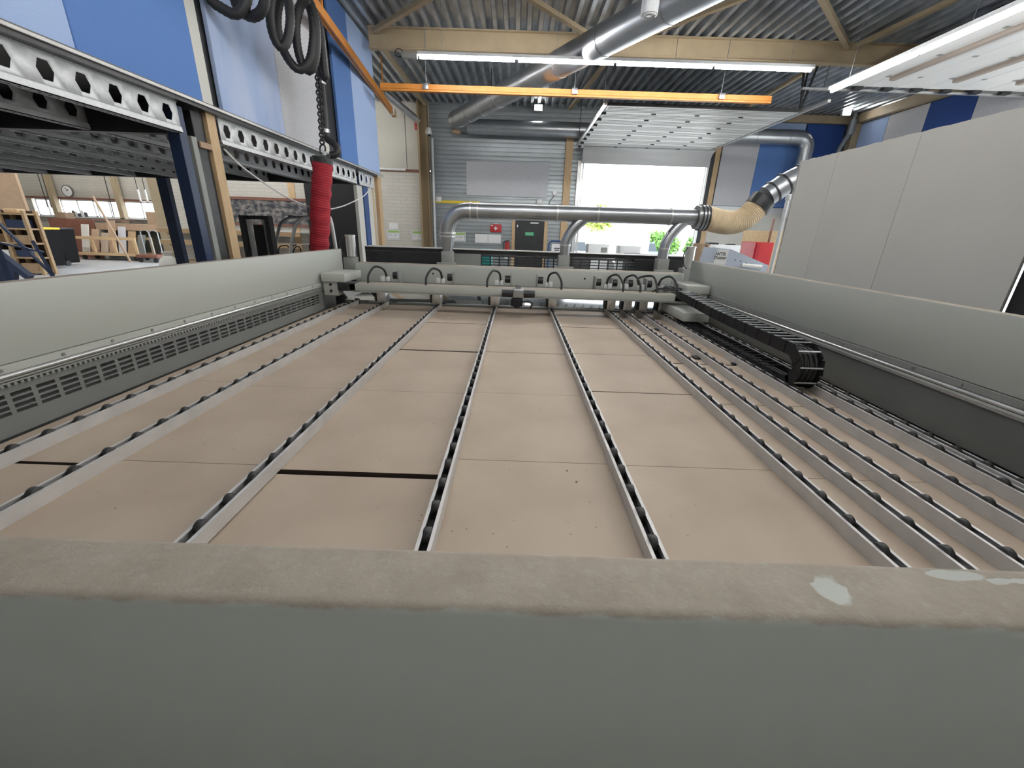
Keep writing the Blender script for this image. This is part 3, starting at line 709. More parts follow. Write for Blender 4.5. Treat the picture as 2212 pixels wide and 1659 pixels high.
boxpart('edge_trim', M['paint_dark'], (-3.32, .6, 3.0125), (-3.20, 10.80, 3.019), mz)
boxpart('cross_beam', M['black_steel'], (-11.5, 4.60, 2.685), (-3.38, 4.70, 2.945), mz)
boxpart('cross_beam', M['black_steel'], (-11.5, 9.26, 2.685), (-3.38, 9.38, 2.945), mz)
def post(name, mt, x0, y0, x1, y1, z0, z1): return boxpart(name, M[mt], (x0, y0, z0), (x1, y1, z1), mz, .004, 1)
post('blue_post', 'navy', -3.44, 4.57, -3.32, 4.68, 0, 2.93)
post('cover_strip', 'paint_mid', -3.40, 4.70, -3.30, 4.775, 0, 2.69)
post('black_column', 'black_steel', -3.50, 4.785, -3.32, 4.955, 0, 2.93)
post('black_column', 'black_steel', -3.50, 5.096, -3.32, 5.42, 2.99, ZC - .02)
post('timber_batten', 'wood', -3.36, 4.965, -3.285, 5.105, 0, 2.98)
post('pale_batten', 'plaster', -3.36, 4.94, -3.27, 5.095, 3.02, ZC - .02)
post('timber_cleat', 'mdf', -3.31, 4.80, -3.285, 4.97, 2.60, 2.66)
post('black_column', 'black_steel', -3.50, 8.012, -3.32, 8.74, 2.99, ZC - .02)
post('pale_batten', 'plaster', -3.36, 7.84, -3.27, 8.01, 3.02, ZC - .02)
post('pale_board', 'plaster', -3.40, 9.32, -3.33, 9.63, 0, 2.68)
post('blue_post', 'blue_post', -3.43, 9.65, -3.31, 9.93, 0, 2.93)
post('pale_board', 'plaster', -3.40, 9.95, -3.33, 10.27, 0, 2.95)
post('inner_board', 'wood_red', -3.46, 10.29, -3.40, 10.56, 0, 2.95)
post('timber_batten', 'wood', -3.36, 10.57, -3.27, 10.80, 0, 2.98)
post('timber_batten', 'wood', -3.36, 10.30, -3.33, 10.37, 0, 2.95)
p = P(372, 470, y=9.32); post('blue_post', 'navy', p.x - .1, 9.26, p.x + .1, 9.38, 0, 2.684)
p = P(40, 470, y=9.32); post('blue_post', 'navy', -11.5, 9.26, -11.3, 9.38, 0, 2.684)
# white cable drooping along the mezzanine
m = MB(); pts = smoothpath([P(u, v, x=-3.16) for u, v in ((484, 322), (520, 358), (570, 395), (620, 426), (665, 446), (700, 453), (735, 447), (760, 437), (785, 424), (800, 405), (803, 385))], 6)
m.tube(pts, .010, 8); tag(m.build('power_cable', M['white']), 'white cable drooping under the mezzanine edge, behind the red lifting tube', 'cable')
# ================================================================== CRANE RAILS, LIFTER
orr = thing('crane_rail', 'horizontal orange crane rail hanging below the strip light, with three clips', 'crane rail', (1.2, 9.9, 4.52))
a = P(822, 189, y=9.9); b = P(1665, 215, y=9.9); zr = (a.z + b.z) / 2
def railprof(z0, z1): return [(-.03, z1), (-.03, z0 + .045), (-.045, z0 + .03), (-.045, z0), (-.012, z0), (-.012, z0 + .012), (.012, z0 + .012), (.012, z0), (.045, z0), (.045, z0 + .03), (.03, z0 + .045), (.03, z1)]
m = MB(); m.prism([(9.9 + p[0], p[1]) for p in railprof(zr - .065, zr + .065)], 'x', a.x, b.x)
m.build('rail', M['orange'], orr, 20)
for u in (921, 1241, 1559):
    x = P(u, 195, y=9.9).x
    c = MB().box((x - .055, 9.82, zr - .03), (x + .055, 9.98, zr + .075), .004).build('rail_clip', M['steel'], orr)
    MB().cyl((x, 9.9, zr + .07), (x, 9.9, ZC - .001), .008, 8).build('hanger_rod', M['steel'], c)
lr = thing('crane_bridge', 'orange crane bridge slanting down in front of the blue felt panels', 'crane rail', (-3.0, 9.0, 4.7))
zl = 4.72
a = P(620, -75, z=zl); b = P(852, 247, z=zl); d = (b - a).normalized(); sd = Vector((d.y, -d.x, 0))
prof = railprof(-.075, .075); m = MB()
A = [m.b.verts.new(a + sd * p[0] + Vector((0, 0, p[1]))) for p in prof]; B = [m.b.verts.new(b + sd * p[0] + Vector((0, 0, p[1]))) for p in prof]; n = len(prof)
for i in range(n): m.b.faces.new((A[i], A[(i + 1) % n], B[(i + 1) % n], B[i]))
m.b.faces.new(A[::-1]); m.b.faces.new(B)
m.build('rail', M['orange'], lr, 20)
e = b - d * .35
MB().box(e + Vector((-.06, -.03, -.09)), e + Vector((.06, .03, .09)), .004).build('end_stop', M['galv_light'], lr)
e = b - d * 1.35
MB().bar(e + Vector((0, 0, .07)), e + Vector((0, 0, ZC - zl)), .04, .02).build('hanger', M['orange'], lr)
e = a + d * 1.2
MB().bar(e + Vector((0, 0, .07)), e + Vector((0, 0, ZC - zl)), .04, .02).build('hanger', M['orange'], lr)
LY = 6.75
def Q(u, v, dy=0): return P(u, v, y=LY + dy)
lf = thing('lifting_tube', 'red pleated lifting tube hanging in front of the mezzanine', 'lifting tube', Q(697, 540))
cen = [Q(697, 352), Q(696, 380), Q(693.5, 420), Q(691.5, 460), Q(692, 490), Q(690, 520), Q(691, 545)]
pts = smoothpath(cen, 14); tot = [0]
for i in range(1, len(pts)): tot.append(tot[-1] + (pts[i] - pts[i - 1]).length)
NN = 120; pp = [lerp_path(pts, tot, tot[-1] * k / NN) for k in range(NN + 1)]
m = MB(); m.tube(pp, [.138 + .004 * math.sin(k * 1.9) + .005 * math.sin(k * .37) + (.006 if 55 < k < 80 else 0) for k in range(NN + 1)], 24)
for v in m.b.verts: v.co += Vector((math.sin(v.co.z * 21 + v.co.x * 30), 0, 0)) * .003
m.build('pleated_tube', M['red'], lf, 60)
MB().tube([Q(697, 353), Q(697, 341)], .142, 24).tube([Q(697, 341), Q(697, 335)], [.142, .06], 24).build('top_collar', M['black_steel'], lf)
MB().torus([Q(697 + 6 * math.cos(k * PI / 6), 322 + 10 * math.sin(k * PI / 6)) for k in range(12)], .012, 6).build('shackle', M['black_steel'], lf)
MB().tube(smoothpath([Q(700, 338), Q(702, 331), Q(706, 334, .04), Q(709, 335, .08)], 5), .03, 12).build('elbow', M['galv_light'], lf)
cn = thing('chain', 'black steel chain holding the red lifting tube', 'chain', Q(697, 315))
top, bot = Q(684, 140), Q(696, 310); N_ = 22; dv = (bot - top) / N_
for k in range(N_):
    c = top + dv * (k + .5); ax = Vector((1, 0, 0)) if k % 2 else Vector((0, 1, 0)); lh = dv.length * .74; wv = .032
    z = dv.normalized(); ax = (ax - z * ax.dot(z)).normalized()
    pts = [c + z * (lh - wv) * s_ + (z * math.sin(t) * s_ * wv + ax * math.cos(t) * s_ * wv) for s_, rng in ((1, range(0, 5)), (-1, range(0, 5))) for t in [PI * q / 4 for q in rng]]
    MB().torus(pts, .0115, 6).build('link', M['black_steel'], cn)
m = MB().tube([top + Vector((0, 0, .05)), Vector((top.x + .01, LY, 4.62))], .012, 8); m.build('hook_rod', M['black_steel'], cn)
hs = thing('vacuum_hose', 'thick black hose hanging in loose coils from the orange crane bridge', 'hose', Q(640, 160))
def coil(name, uv, dy0, dy1, r=.050):
    n = len(uv); pts = [P(u, v, y=LY + dy0 + (dy1 - dy0) * i / (n - 1)) for i, (u, v) in enumerate(uv)]
    pts = smoothpath(pts, 10); t_ = [0]
    for i in range(1, len(pts)): t_.append(t_[-1] + (pts[i] - pts[i - 1]).length)
    k = int(t_[-1] / .022); q = [lerp_path(pts, t_, t_[-1] * i / k) for i in range(k + 1)]
    MB().tube(q, [r + (.003 if i % 2 else -.002) for i in range(k + 1)], 12).build(name, M['rubber'], hs, 60)
coil('hose_loop', [(438, -30), (458, 2), (480, 18), (505, 30), (525, 20), (535, -12), (530, -40)], -1.55, -1.4)
coil('hose_loop', [(500, -40), (508, 2), (522, 25), (545, 36), (566, 22), (574, -15), (570, -40)], -1.3, -1.45)
coil('hose_loop', [(596, -50), (584, 5), (585, 50), (594, 85), (607, 102), (620, 88), (627, 45), (622, 0), (612, -30), (602, 5), (598, 45), (604, 85), (618, 120), (638, 146), (655, 148), (670, 128), (677, 85), (675, 40), (664, 5), (650, -8)], -1.05, -.35)
coil('hose_loop', [(664, -5), (648, 14), (640, 50), (641, 90), (648, 125), (658, 146), (668, 153), (679, 138), (684, 100), (683, 60), (678, 30), (670, 5)], -.55, -.40)
coil('hose_loop', [(676, 20), (690, 62), (697, 110), (701, 150), (704, 168), (698, 164), (692, 140), (689, 110)], -.25, -.22, .05)
coil('hose_drop', [(691, 110), (694, 180), (699, 230), (703, 285)], .16, .13, .05)
coil('hose_tail', [(702, 285), (707, 300), (722, 312), (730, 325), (724, 334), (713, 335)], .13, .03, .048)
MB().tube([P(702.5, 279, y=LY + .13), P(703.2, 287, y=LY + .13)], .062, 16).build('hose_clip', M['steel'], hs)
MB().tube([P(694, 176, y=LY + .155), P(694.3, 181, y=LY + .155)], .06, 16).build('hose_clip', M['steel'], hs)
# ================================================================== LIGHTS OF THE HALL, WITH ADDED UNSEEN ROWS
def strip_light(label, p0, p1, n, hang=True, group=None):
    """row of linear lamps in a channel from p0 to p1"""
    p0 = Vector(p0); p1 = Vector(p1); d = (p1 - p0).normalized(); t = thing('strip_light', label, 'strip light', (p0 + p1) / 2, group)
    MB().bar(p0 + Vector((0, 0, .05)), p1 + Vector((0, 0, .05)), .10, .045).build('housing', M['galv_light'], t)
    Ln = (p1 - p0).length / n
    for k in range(n):
        a = p0 + d * (k * Ln + .03); b = p0 + d * ((k + 1) * Ln - .03)
        MB().tube([a, b], .027, 10).build('lamp', M['led'], t)
    if hang:
        for f in (.06, .35, .65, .94):
            q = p0.lerp(p1, f); MB().cyl(q + Vector((0, 0, .07)), Vector((q.x, q.y, ZC - .001)), .004, 6).build('hanger_wire', M['steel'], t)
    return t
a = P(903, 123, y=8.75); b = P(1755, 152, y=8.75); z = (a.z + b.z) / 2
sl = strip_light('long glowing strip light hanging across the hall above the orange rail', (a.x, 8.75, z), (b.x, 8.75, z), 4)
MB().box((a.x - .28, 8.71, z - .03), (a.x - .01, 8.79, z + .06), .005).build('feed_box', M['paint_mid'], sl)
MB().torus([Vector((a.x - .33 + .07 * math.cos(k * PI / 5), 8.75, z + .05 + .06 * math.sin(k * PI / 5))) for k in range(10)], .008, 6).build('feed_cable', M['rubber'], sl)
strip_light('glowing strip light at the right, running below the raised side door', (5.38, 8.58, 4.35), (5.44, 1.9, 4.35), 4)
strip_light('added strip light row overhead above the saw, out of view', (-2.2, 3.2, 4.9), (4.8, 3.2, 4.9), 4)  # unseen row added to light the saw from overhead
strip_light('added short strip light row over the floor behind the viewer', (-.7, -2.5, 4.9), (1.6, -2.5, 4.9), 1)  # unseen lamp added to light the face of the front beam
strip_light('added strip light row near the right wall, beyond the drywall partition', (8.8, .5, 4.6), (8.8, 5.9, 4.6), 3)  # unseen row added to brighten the inner face of the left beam
strip_light('added strip light row along the left hall beside the mezzanine', (-12.6, 1.5, 4.9), (-12.6, 12, 4.9), 6)  # unseen row added to brighten the left floor, brick and joists
strip_light('added strip light row over the aisle between mezzanine and brick wall', (-11.5, 12.9, 4.9), (-4.6, 12.9, 4.9), 4)  # hidden row added to brighten the brick wall under the mezzanine
for y in (14.0, 18.5): strip_light('added strip light row in the far left hall above the shelving', (-25, y, 4.9), (-14, y, 4.9), 6, True, 'added strip lights of the left hall')  # unseen rows added to brighten the far left hall
strip_light('added strip light row over the left hall behind the mezzanine', (-24, 8, 4.9), (-13, 8, 4.9), 6, True, 'added strip lights of the left hall')  # hidden row added for more light in the left hall
for p, l in ((P(1163, 233, y=14.9), 'bright floodlight under the deck left of the raised door'), (P(1828, 243, y=14.6), 'bright floodlight in the right back corner over the blue panels')):
    t = thing('floodlight', l, 'floodlight', p)
    MB().box(p + Vector((-.13, -.04, -.09)), p + Vector((.13, .05, .09)), .015).build('housing', M['galv_light'], t)
    MB().box(p + Vector((-.11, -.05, -.07)), p + Vector((.11, -.0405, .07))).build('lamp', M['flood'], t)
    MB().bar(p + Vector((0, .02, .08)), Vector((p.x, p.y + .02, ZC)), .04, .015).build('bracket', M['steel'], t)
p = P(1402, 33, y=6.5)
t = thing('ceiling_cylinder', 'grey cylinder fitting with ringed end hanging in front of the big diagonal duct', 'ceiling lamp', p)
m = MB().tube([p, p + Vector((0, 0, ZC - p.z))], .105, 24); m.build('housing', M['galv_light'], t)
MB().torus([p + Vector((.08 * math.cos(k * PI / 10), .08 * math.sin(k * PI / 10), -.002)) for k in range(20)], .012, 6).build('rim', M['white'], t)
MB().cyl(p + Vector((0, 0, -.012)), p + Vector((0, 0, -.001)), .03, 16).build('lens', M['lens'], t)
# ================================================================== DUCTS UNDER THE ROOF
def duct(label, pts, r, seams, mt='duct'):
    pts = [Vector(p) for p in pts]; t = thing('ceiling_duct', label, 'duct', pts[0])
    MB().tube(pts, r, 28).build('pipe', M[mt], t)
    tt = [0]
    for i in range(1, len(pts)): tt.append(tt[-1] + (pts[i] - pts[i - 1]).length)
    for s_ in seams:
        c = lerp_path(pts, tt, s_ * tt[-1]); c2 = lerp_path(pts, tt, s_ * tt[-1] + .02)
        d = (c2 - c).normalized(); MB().tube([c - d * .015, c + d * .015], r + .008, 28).build('seam_ring', M['steel'], t)
    return t, pts, tt
zd = 4.93
q0 = P(984, 259, z=zd); q1 = P(1440, 14, z=zd); dd = (q1 - q0).normalized()
t, _, _ = duct('big spiral duct crossing diagonally under the roof', [q0, q1 + dd * 3.5], .235, (.03, .1, .17, .25, .36, .47, .58, .7, .82))
for f in (.3, .55):
    c = q0.lerp(q1, f) + Vector((0, 0, .23)); MB().cyl(c, Vector((c.x, c.y, ZC)), .01, 6).build('hanger_rod', M['black_steel'], t)
pts = [P(1010, 275, y=14.75), P(1035, 273, y=14.75)] + [P(1265, 284, y=14.75), P(1640, 292, y=14.75), P(1715, 297, y=14.75)]
zz = sum(p.z for p in pts) / 5; ex_ = P(1742, 320, y=14.75).x
pts = [Vector((p.x, 14.75, zz)) for p in pts[:4]] + arc((ex_ - .32, 14.75, zz - .32), .32, PI / 2, 0, 6) + [Vector((ex_, 14.75, 2.6))]
duct('horizontal duct along the back wall with an elbow turning down at the right', pts, .21, (.03, .05, .22, .45, .7, .78))
t = thing('fire_damper', 'small copper-coloured valve at the end of the diagonal duct', 'valve', P(990, 282, y=14.75))
MB().tube([P(990, 284, y=14.75), P(990, 284, y=YB)], .05, 10).build('valve_pipe', M['mdf'], t)
MB().ball(P(986, 284, y=14.75), .11, (1.3, 1, .7)).build('valve_body', M['mdf'], t)
# ================================================================== SECTIONAL DOORS
sd_ = thing('sectional_door', 'white sectional door raised flat under the roof at the back opening', 'door', (4.1, 13, 4.1))
zt = 4.47; ya, yb = 10.35, 14.75; x0, x1 = 1.84, 5.95
nP = 8
for k in range(nP):
    a = ya + (yb - ya) * k / nP + .006; b = ya + (yb - ya) * (k + 1) / nP - .006
    m = MB().box((x0, a, zt), (x1, b, zt + .045), .004, 1); p_ = m.build('door_panel', M['white_panel'], sd_)
    m = MB()
    for j in range(1, 5):
        yy = a + (b - a) * j / 5; m.box((x0 + .05, yy - .006, zt - .006), (x1 - .02, yy + .006, zt + .001))
    m.build('groove', M['paint_mid'], p_)
    for f in (.28, .52, .76):
        xx = x0 + (x1 - x0) * f; MB().box((xx - .05, b - .015, zt - .018), (xx + .05, b + .02, zt - .0005)).build('hinge', M['black_steel'], p_)
    MB().box((x0 - .02, b - .05, zt - .05), (x0 + .07, b + .03, zt - .0005)).build('roller_bracket', M['black_steel'], p_)
MB().box((x0, ya - .05, zt - .01), (x1, ya - .002, zt + .05)).build('bottom_seal', M['black_steel'], sd_)
pp = [(14.76, zt), (14.9, zt - .02), (15.0, zt - .1), (15.05, zt - .2), (15.06, 4.02)]
m = MB(); m.sheet([(a, b) for a, b in pp], 'x', DX0, DX1 - .05); o = m.build('curved_panel', M['white_panel'], sd_); o.modifiers.new('thick', 'SOLIDIFY').thickness = .03
for x in (x0 - .06, x1 + .06):
    m = MB().box((x - .03, ya - .8 if x > 3 else ya - .1, zt - .02), (x + .03, yb, zt + .03))
    m.build('track', M['alu_bright'], sd_)
    m = MB(); X = DX0 + .06 if x < 3 else DX1 - .06
    MB().box((X - .03, 15.1, 0), (X + .03, 15.16, 4.35)).build('side_track', M['alu_bright'], sd_)
MB().box((DX0 - .1, YB - .1, 0), (DX0 + .02, YB + .12, DZ + .05)).build('frame_post', M['alu_bright'], sd_)
MB().box((DX1 - .02, YB - .14, 0), (DX1 + .12, YB + .12, DZ + .3)).build('frame_post', M['black_steel'], sd_)
MB().cyl((DX0, YB - .12, zt + .18), (DX1, YB - .12, zt + .18), .05, 14).build('spring_shaft', M['steel'], sd_)
for x in (x1 + .06, x0 - .06):
    for y in (ya + .15, yb - .4):
        MB().bar((x, y, zt + .02), (x, y, ZC), .04, .02).build('hanger', M['black_steel'], sd_)
m = MB().bar((x1 + .06, ya + .1, zt + .05), (x1 - .12, ya + .1, ZC), .04, .03).bar((x1 + .06, ya + .1, zt + .05), (x1 + .25, ya + .1, ZC), .04, .03); m.build('hanger', M['black_steel'], sd_)
s2 = thing('side_sectional_door', 'white sectional door raised flat under the roof at the far right', 'door', (8.4, 8.2, 4.8))
zt = 4.86; y0, y1 = 6.2, 10.0
for k in range(7):
    a = 6.35 + .6 * k + .005; b = a + .59
    p_ = MB().box((a, y0, zt), (b, y1, zt + .045), .004, 1).build('door_panel', M['white_panel'], s2)
    if k % 2 == 1 or k == 0:
        MB().box((a + .02, y0, zt - .06), (a + .12, y1 - .55, zt - .001)).build('stiffener', M['wood_red' if False else 'stiff'], p_)
    for yy in (7.4, 8.4, 9.4):
        MB().box((b - .07, yy - .03, zt - .006), (b + .005, yy + .03, zt - .0005)).build('hinge', M['paint_mid'], p_)
    MB().box((b - .22, y1 - .02, zt - .05), (b - .05, y1 + .09, zt + .02)).build('roller_bracket', M['black_steel'], p_)
for y in (y1 + .13, y0 - .05):
    MB().box((5.75, y - .03, zt - .05), (10.45, y + .03, zt - .01)).build('track', M['alu_bright'], s2)
    for x in (6.2, 8.2): MB().bar((x, y, zt - .02), (x, y, ZC), .03, .015).build('hanger', M['steel'], s2)
m = MB(); m.sheet([(10.57, 4.3), (10.56, 4.6), (10.5, 4.78), (10.4, zt), (10.3, zt)], 'y', y0, y1); o = m.build('curved_panel', M['white_panel'], s2); o.modifiers.new('thick', 'SOLIDIFY').thickness = .03
# ================================================================== PARTITION ON THE RIGHT
dp = thing('drywall_partition', 'tall grey drywall partition standing behind the right side beam', 'partition', (3.35, 4.2, 0))
PXX = 3.30
edge = [5.47, 4.88, 3.935, 2.84]
for i in range(3):
    a, b = edge[i + 1], edge[i]; n = 14; top = []
    for k in range(n + 1): top.append((a + (b - a) * k / n, 2.772 + random.uniform(-.006, .004)))
    poly = [(a + (.0015 if i == 0 else .003), 0)] + [(max(a + .002, min(b - .002, y)), z) for y, z in top] + [(b - .0015, 0)]
    MB().prism([(y, z) for y, z in poly], 'x', PXX, PXX + .0125).build('drywall_sheet', M['drywall'], dp)
boxpart('corner_profile', M['alu_bright'], (PXX - .003, 5.47, 0), (PXX + .06, 5.485, 2.775), dp)
for y in (2.9, 3.935, 4.88, 5.43): boxpart('stud', M['galv'], (PXX + .0127, y - .025, 0), (PXX + .06, y + .025, 2.76), dp)
o = boxpart('dark_filler', M['black'], (3.325, 1.6, 0), (4.3, 2.836, 1.95), bev=.01); tag(o, 'added black block for the dark space past the drywall partition', 'cabinet')  # black block added to stand for the dark space past the partition
# ================================================================== BACK WALL ITEMS
def B(u, v, dy=0.0): return P(u, v, y=YB - dy)
# personnel door
dx0, dx1, dz = -.075, .93, 2.225
d1 = struct(boxpart('door_1', M['black_steel'], (dx0, YB - .05, .01), (dx1, YB - .004, dz)))
m = MB().box((dx0 - .11, YB - .07, 0), (dx0 - .003, YB - .002, 2.44)).box((dx1 + .003, YB - .07, 0), (dx1 + .12, YB - .002, 2.44)); struct(m.build('trim_5', M['wood']))
o = MB().box((dx0 + .05, YB - .12, 2.24), (dx1 - .05, YB - .055, 2.36), .01).build('door_closer_light', M['white']); tag(o, 'white lamp strip above the black personnel door', 'lamp')
MB().box((dx0 + .52, YB - .12, 2.15), (dx0 + .80, YB - .051, 2.19)).build('door_closer', M['galv_light'], d1)
MB().box((dx0 + .06, YB - .058, 2.02), (dx0 + .10, YB - .0505, 2.10)).build('sticker', M['paper'], d1)
MB().cyl((dx1 - .10, YB - .10, 1.08), (dx1 - .24, YB - .10, 1.08), .012, 8).cyl((dx1 - .10, YB - .10, 1.08), (dx1 - .10, YB - .05, 1.08), .012, 8).build('handle', M['alu_bright'], d1)
t = thing('exit_sign', 'green emergency exit sign on the black personnel door', 'sign', (.43, YB - .06, 1.76))
boxpart('plate', M['green_sign'], (.275, YB - .062, 1.755), (.585, YB - .051, 1.875), t)
MB().box((.32, YB - .0645, 1.80), (.54, YB - .0622, 1.812)).box((.31, YB - .0645, 1.835), (.55, YB - .0622, 1.842)).build('lettering', M['paper'], t)
def notice(u0, v0, u1, v1, label, head=True):
    a, b = B(u0, v0, .02), B(u1, v1, .02); x0, x1, z1, z0 = a.x, b.x, a.z, b.z
    t = thing('notice_frame', label, 'notice board', ((x0 + x1) / 2, YB - .02, z0), None)
    fr = MB(); w_ = .022
    fr.box((x0, YB - .03, z0), (x1, YB - .004, z0 + w_)).box((x0, YB - .03, z1 - w_), (x1, YB - .004, z1)).box((x0, YB - .03, z0 + w_), (x0 + w_, YB - .004, z1 - w_)).box((x1 - w_, YB - .03, z0 + w_), (x1, YB - .004, z1 - w_))
    fr.build('frame', M['galv_light'], t)
    boxpart('back', M['felt_grey'], (x0 + w_, YB - .014, z0 + w_), (x1 - w_, YB - .005, z1 - w_), t)
    if head: boxpart('header', M['green_head'], (x0 + w_ + .005, YB - .018, z1 - .09), (x1 - w_ - .005, YB - .0145, z1 - w_), t)
    mid = (x0 + x1) / 2
    for a_, b_ in ((x0 + .05, mid - .01), (mid + .01, x1 - .05)):
        s_ = boxpart('sheet', M['paper'], (a_, YB - .0175, z0 + .04), (b_, YB - .0145, z1 - .10), t)
        m = MB(); zz_ = z1 - .13
        while zz_ > z0 + .09: m.box((a_ + .015, YB - .0185, zz_), (a_ + .015 + (b_ - a_ - .03) * random.uniform(.5, 1), YB - .0176, zz_ + .006)); zz_ -= .018
        m.build('print', M['cladding'], s_)
notice(836, 496, 865, 518, 'framed notice with green header on the white brick, near the mezzanine end')
notice(889, 498, 917, 520, 'framed notice with green header on the white brick beside the corner column')
notice(979, 501, 1006, 522, 'framed notice with green header on the metal wall behind the exhaust reducer')
a, b = B(840, 481, .01), B(860, 495, .01); o = boxpart('paper_sheet', M['paper'], (a.x, YB - .006, b.z), (b.x, YB - .001, a.z)); tag(o, 'loose white paper above the framed notice on the white brick', 'paper')
a, b = B(1026, 505, .02), B(1082, 526, .02); t = thing('whiteboard', 'double white planning board on the metal wall under the first aid kit', 'whiteboard', ((a.x + b.x) / 2, YB, b.z))
mid = (a.x + b.x) / 2
for x0, x1 in ((a.x, mid - .005), (mid + .005, b.x)):
    p_ = boxpart('frame', M['galv_light'], (x0, YB - .03, b.z), (x1, YB - .004, a.z), t)
    boxpart('board_sheet', M['paper'], (x0 + .025, YB - .033, b.z + .025), (x1 - .025, YB - .0305, a.z - .025), p_)
a, b = B(1059, 484, .06), B(1083, 502, .06); t = thing('first_aid_kit', 'red first aid case with white cross on the metal wall', 'first aid kit', ((a.x + b.x) / 2, YB, b.z))
MB().box((a.x, YB - .13, b.z), (b.x, YB - .01, a.z), .02, 3).build('case', M['red_paint'], t)
c = Vector(((a.x + b.x) / 2, YB - .134, (a.z + b.z) / 2 - .005)); MB().prism([(c.x + p * .02, c.z + q * .02) for p, q in ((-1, -3), (1, -3), (1, -1), (3, -1), (3, 1), (1, 1), (1, 3), (-1, 3), (-1, 1), (-3, 1), (-3, -1), (-1, -1))], 'y', c.y, c.y + .003).build('cross', M['paper'], t)
MB().box((a.x + .02, YB - .134, a.z - .06), (a.x + .10, YB - .131, a.z - .03)).build('label', M['paper'], t)
MB().tube([(c.x - .06, YB - .07, a.z - .01), (c.x - .05, YB - .07, a.z + .03), (c.x + .05, YB - .07, a.z + .03), (c.x + .06, YB - .07, a.z - .01)], .012, 8).build('handle', M['paper'], t)
p = B(1095, 540, .14); t = thing('fire_extinguisher', 'red fire extinguisher mounted on the metal wall left of the black door', 'fire extinguisher', (p.x, YB - .12, p.z))
zt_ = B(1095, 523, .14).z
MB().tube([(p.x, YB - .12, p.z - .30), (p.x, YB - .12, p.z - .02)], .085, 18).build('lower_cylinder', M['galv_light'], t)
MB().tube([(p.x, YB - .12, p.z - .02), (p.x, YB - .12, zt_ - .05), (p.x, YB - .12, zt_), (p.x, YB - .12, zt_ + .03)], [.085, .085, .05, .025], 18).build('cylinder', M['red_paint'], t)
MB().box((p.x - .03, YB - .15, zt_ + .03), (p.x + .08, YB - .10, zt_ + .06)).tube(smoothpath([(p.x - .02, YB - .13, zt_ + .04), (p.x - .12, YB - .13, zt_), (p.x - .13, YB - .12, p.z)], 5), .012, 8).build('hose_and_valve', M['rubber'], t)
p = B(1198, 417, .05); o = MB().cyl(p + Vector((0, .05, 0)), p + Vector((0, -.08, 0)), .07, 18).build('alarm_sounder', M['white']); tag(o, 'round white sounder on the metal wall near the ochre post', 'alarm')
p = B(1165, 436, .06); o = MB().box(p + Vector((-.10, -.05, -.07)), p + Vector((.10, .055, .08)), .03, 3).build('speaker_box', M['white']); tag(o, 'small rounded white box on the metal wall above the exhaust pipe', 'box')
o = MB().tube(smoothpath([B(1197, 423, .02), B(1187, 436, .02), B(1184, 450, .02), B(1172, 446, .02), B(1168, 440, .02)], 6), .012, 6).build('wall_cable', M['rubber']); tag(o, 'thin dark cable between the white sounder and rounded box', 'cable')
p = B(948, 430, .03); o = MB().box(p + Vector((-.09, -.05, -.08)), p + Vector((.09, .025, .08)), .01).build('junction_box', M['white']); tag(o, 'square white junction box above the yellow wall rail', 'box')
p = B(926, 287, .2); t = thing('security_camera', 'white dome security camera on top of the grey conduit pipe', 'camera', p)
MB().ball(p + Vector((0, 0, 0)), .10, (1, 1, .9), 16, 12).cyl(p + Vector((0, 0, .03)), p + Vector((0, 0, .14)), .10, 18, .07).build('body', M['white'], t)
MB().ball(p + Vector((.02, -.03, -.055)), .06, (1, 1, .8)).build('dome', M['glass_dark'], t)
MB().box(p + Vector((-.04, .05, .05)), p + Vector((.04, .2, .15))).build('arm', M['white'], t)
p = B(904, 272, .05); o = MB().box(p + Vector((-.12, -.05, -.11)), p + Vector((.12, .045, .11)), .01).build('alarm_box', M['red_paint']); tag(o, 'small red alarm box high on the pale wall beside the corner column', 'alarm')
p = B(838, 365, .06); q = B(876, 366, .06); o = MB().cyl((p.x - .3, YB - .05, p.z), (q.x, YB - .05, p.z), .04, 10).build('tube_lamp', M['white']); tag(o, 'unlit white tube lamp on the pale wall above the brick', 'lamp')
# blue steel trolley with a paper by the door
t = thing('blue_trolley', 'blue tubular trolley with a white paper sheet right of the black door', 'trolley', (1.3, YB - .5, 0))
a, b = P(1186, 521, y=14.7), P(1217, 521, y=14.7)
MB().tube([(a.x, 14.7, .1), (a.x, 14.7, a.z - .08), (a.x + .08, 14.7, a.z), (b.x - .08, 14.7, a.z), (b.x, 14.7, a.z - .08), (b.x, 14.7, .1)], .028, 10).build('handle_frame', M['blue_post'], t)
boxpart('deck', M['blue_post'], (a.x - .03, 14.55, .12), (b.x + .03, 15.15, .18), t)
for xx in (a.x + .04, b.x - .04):
    for yy in (14.62, 15.12): MB().cyl((xx - .02, yy, .0605), (xx + .02, yy, .0605), .06, 14).build('wheel', M['rubber'], t)
a2, b2 = P(1192, 527, y=14.66), P(1213, 548, y=14.66)
s_ = boxpart('paper', M['paper'], (a2.x, 14.655, b2.z), (b2.x, 14.67, a2.z), t)
MB().box((a2.x + .08, 14.652, a2.z - .15), (b2.x - .08, 14.6545, a2.z - .12)).box((a2.x + .1, 14.652, a2.z - .21), (b2.x - .1, 14.6545, a2.z - .18)).build('print', M['ink'], s_)
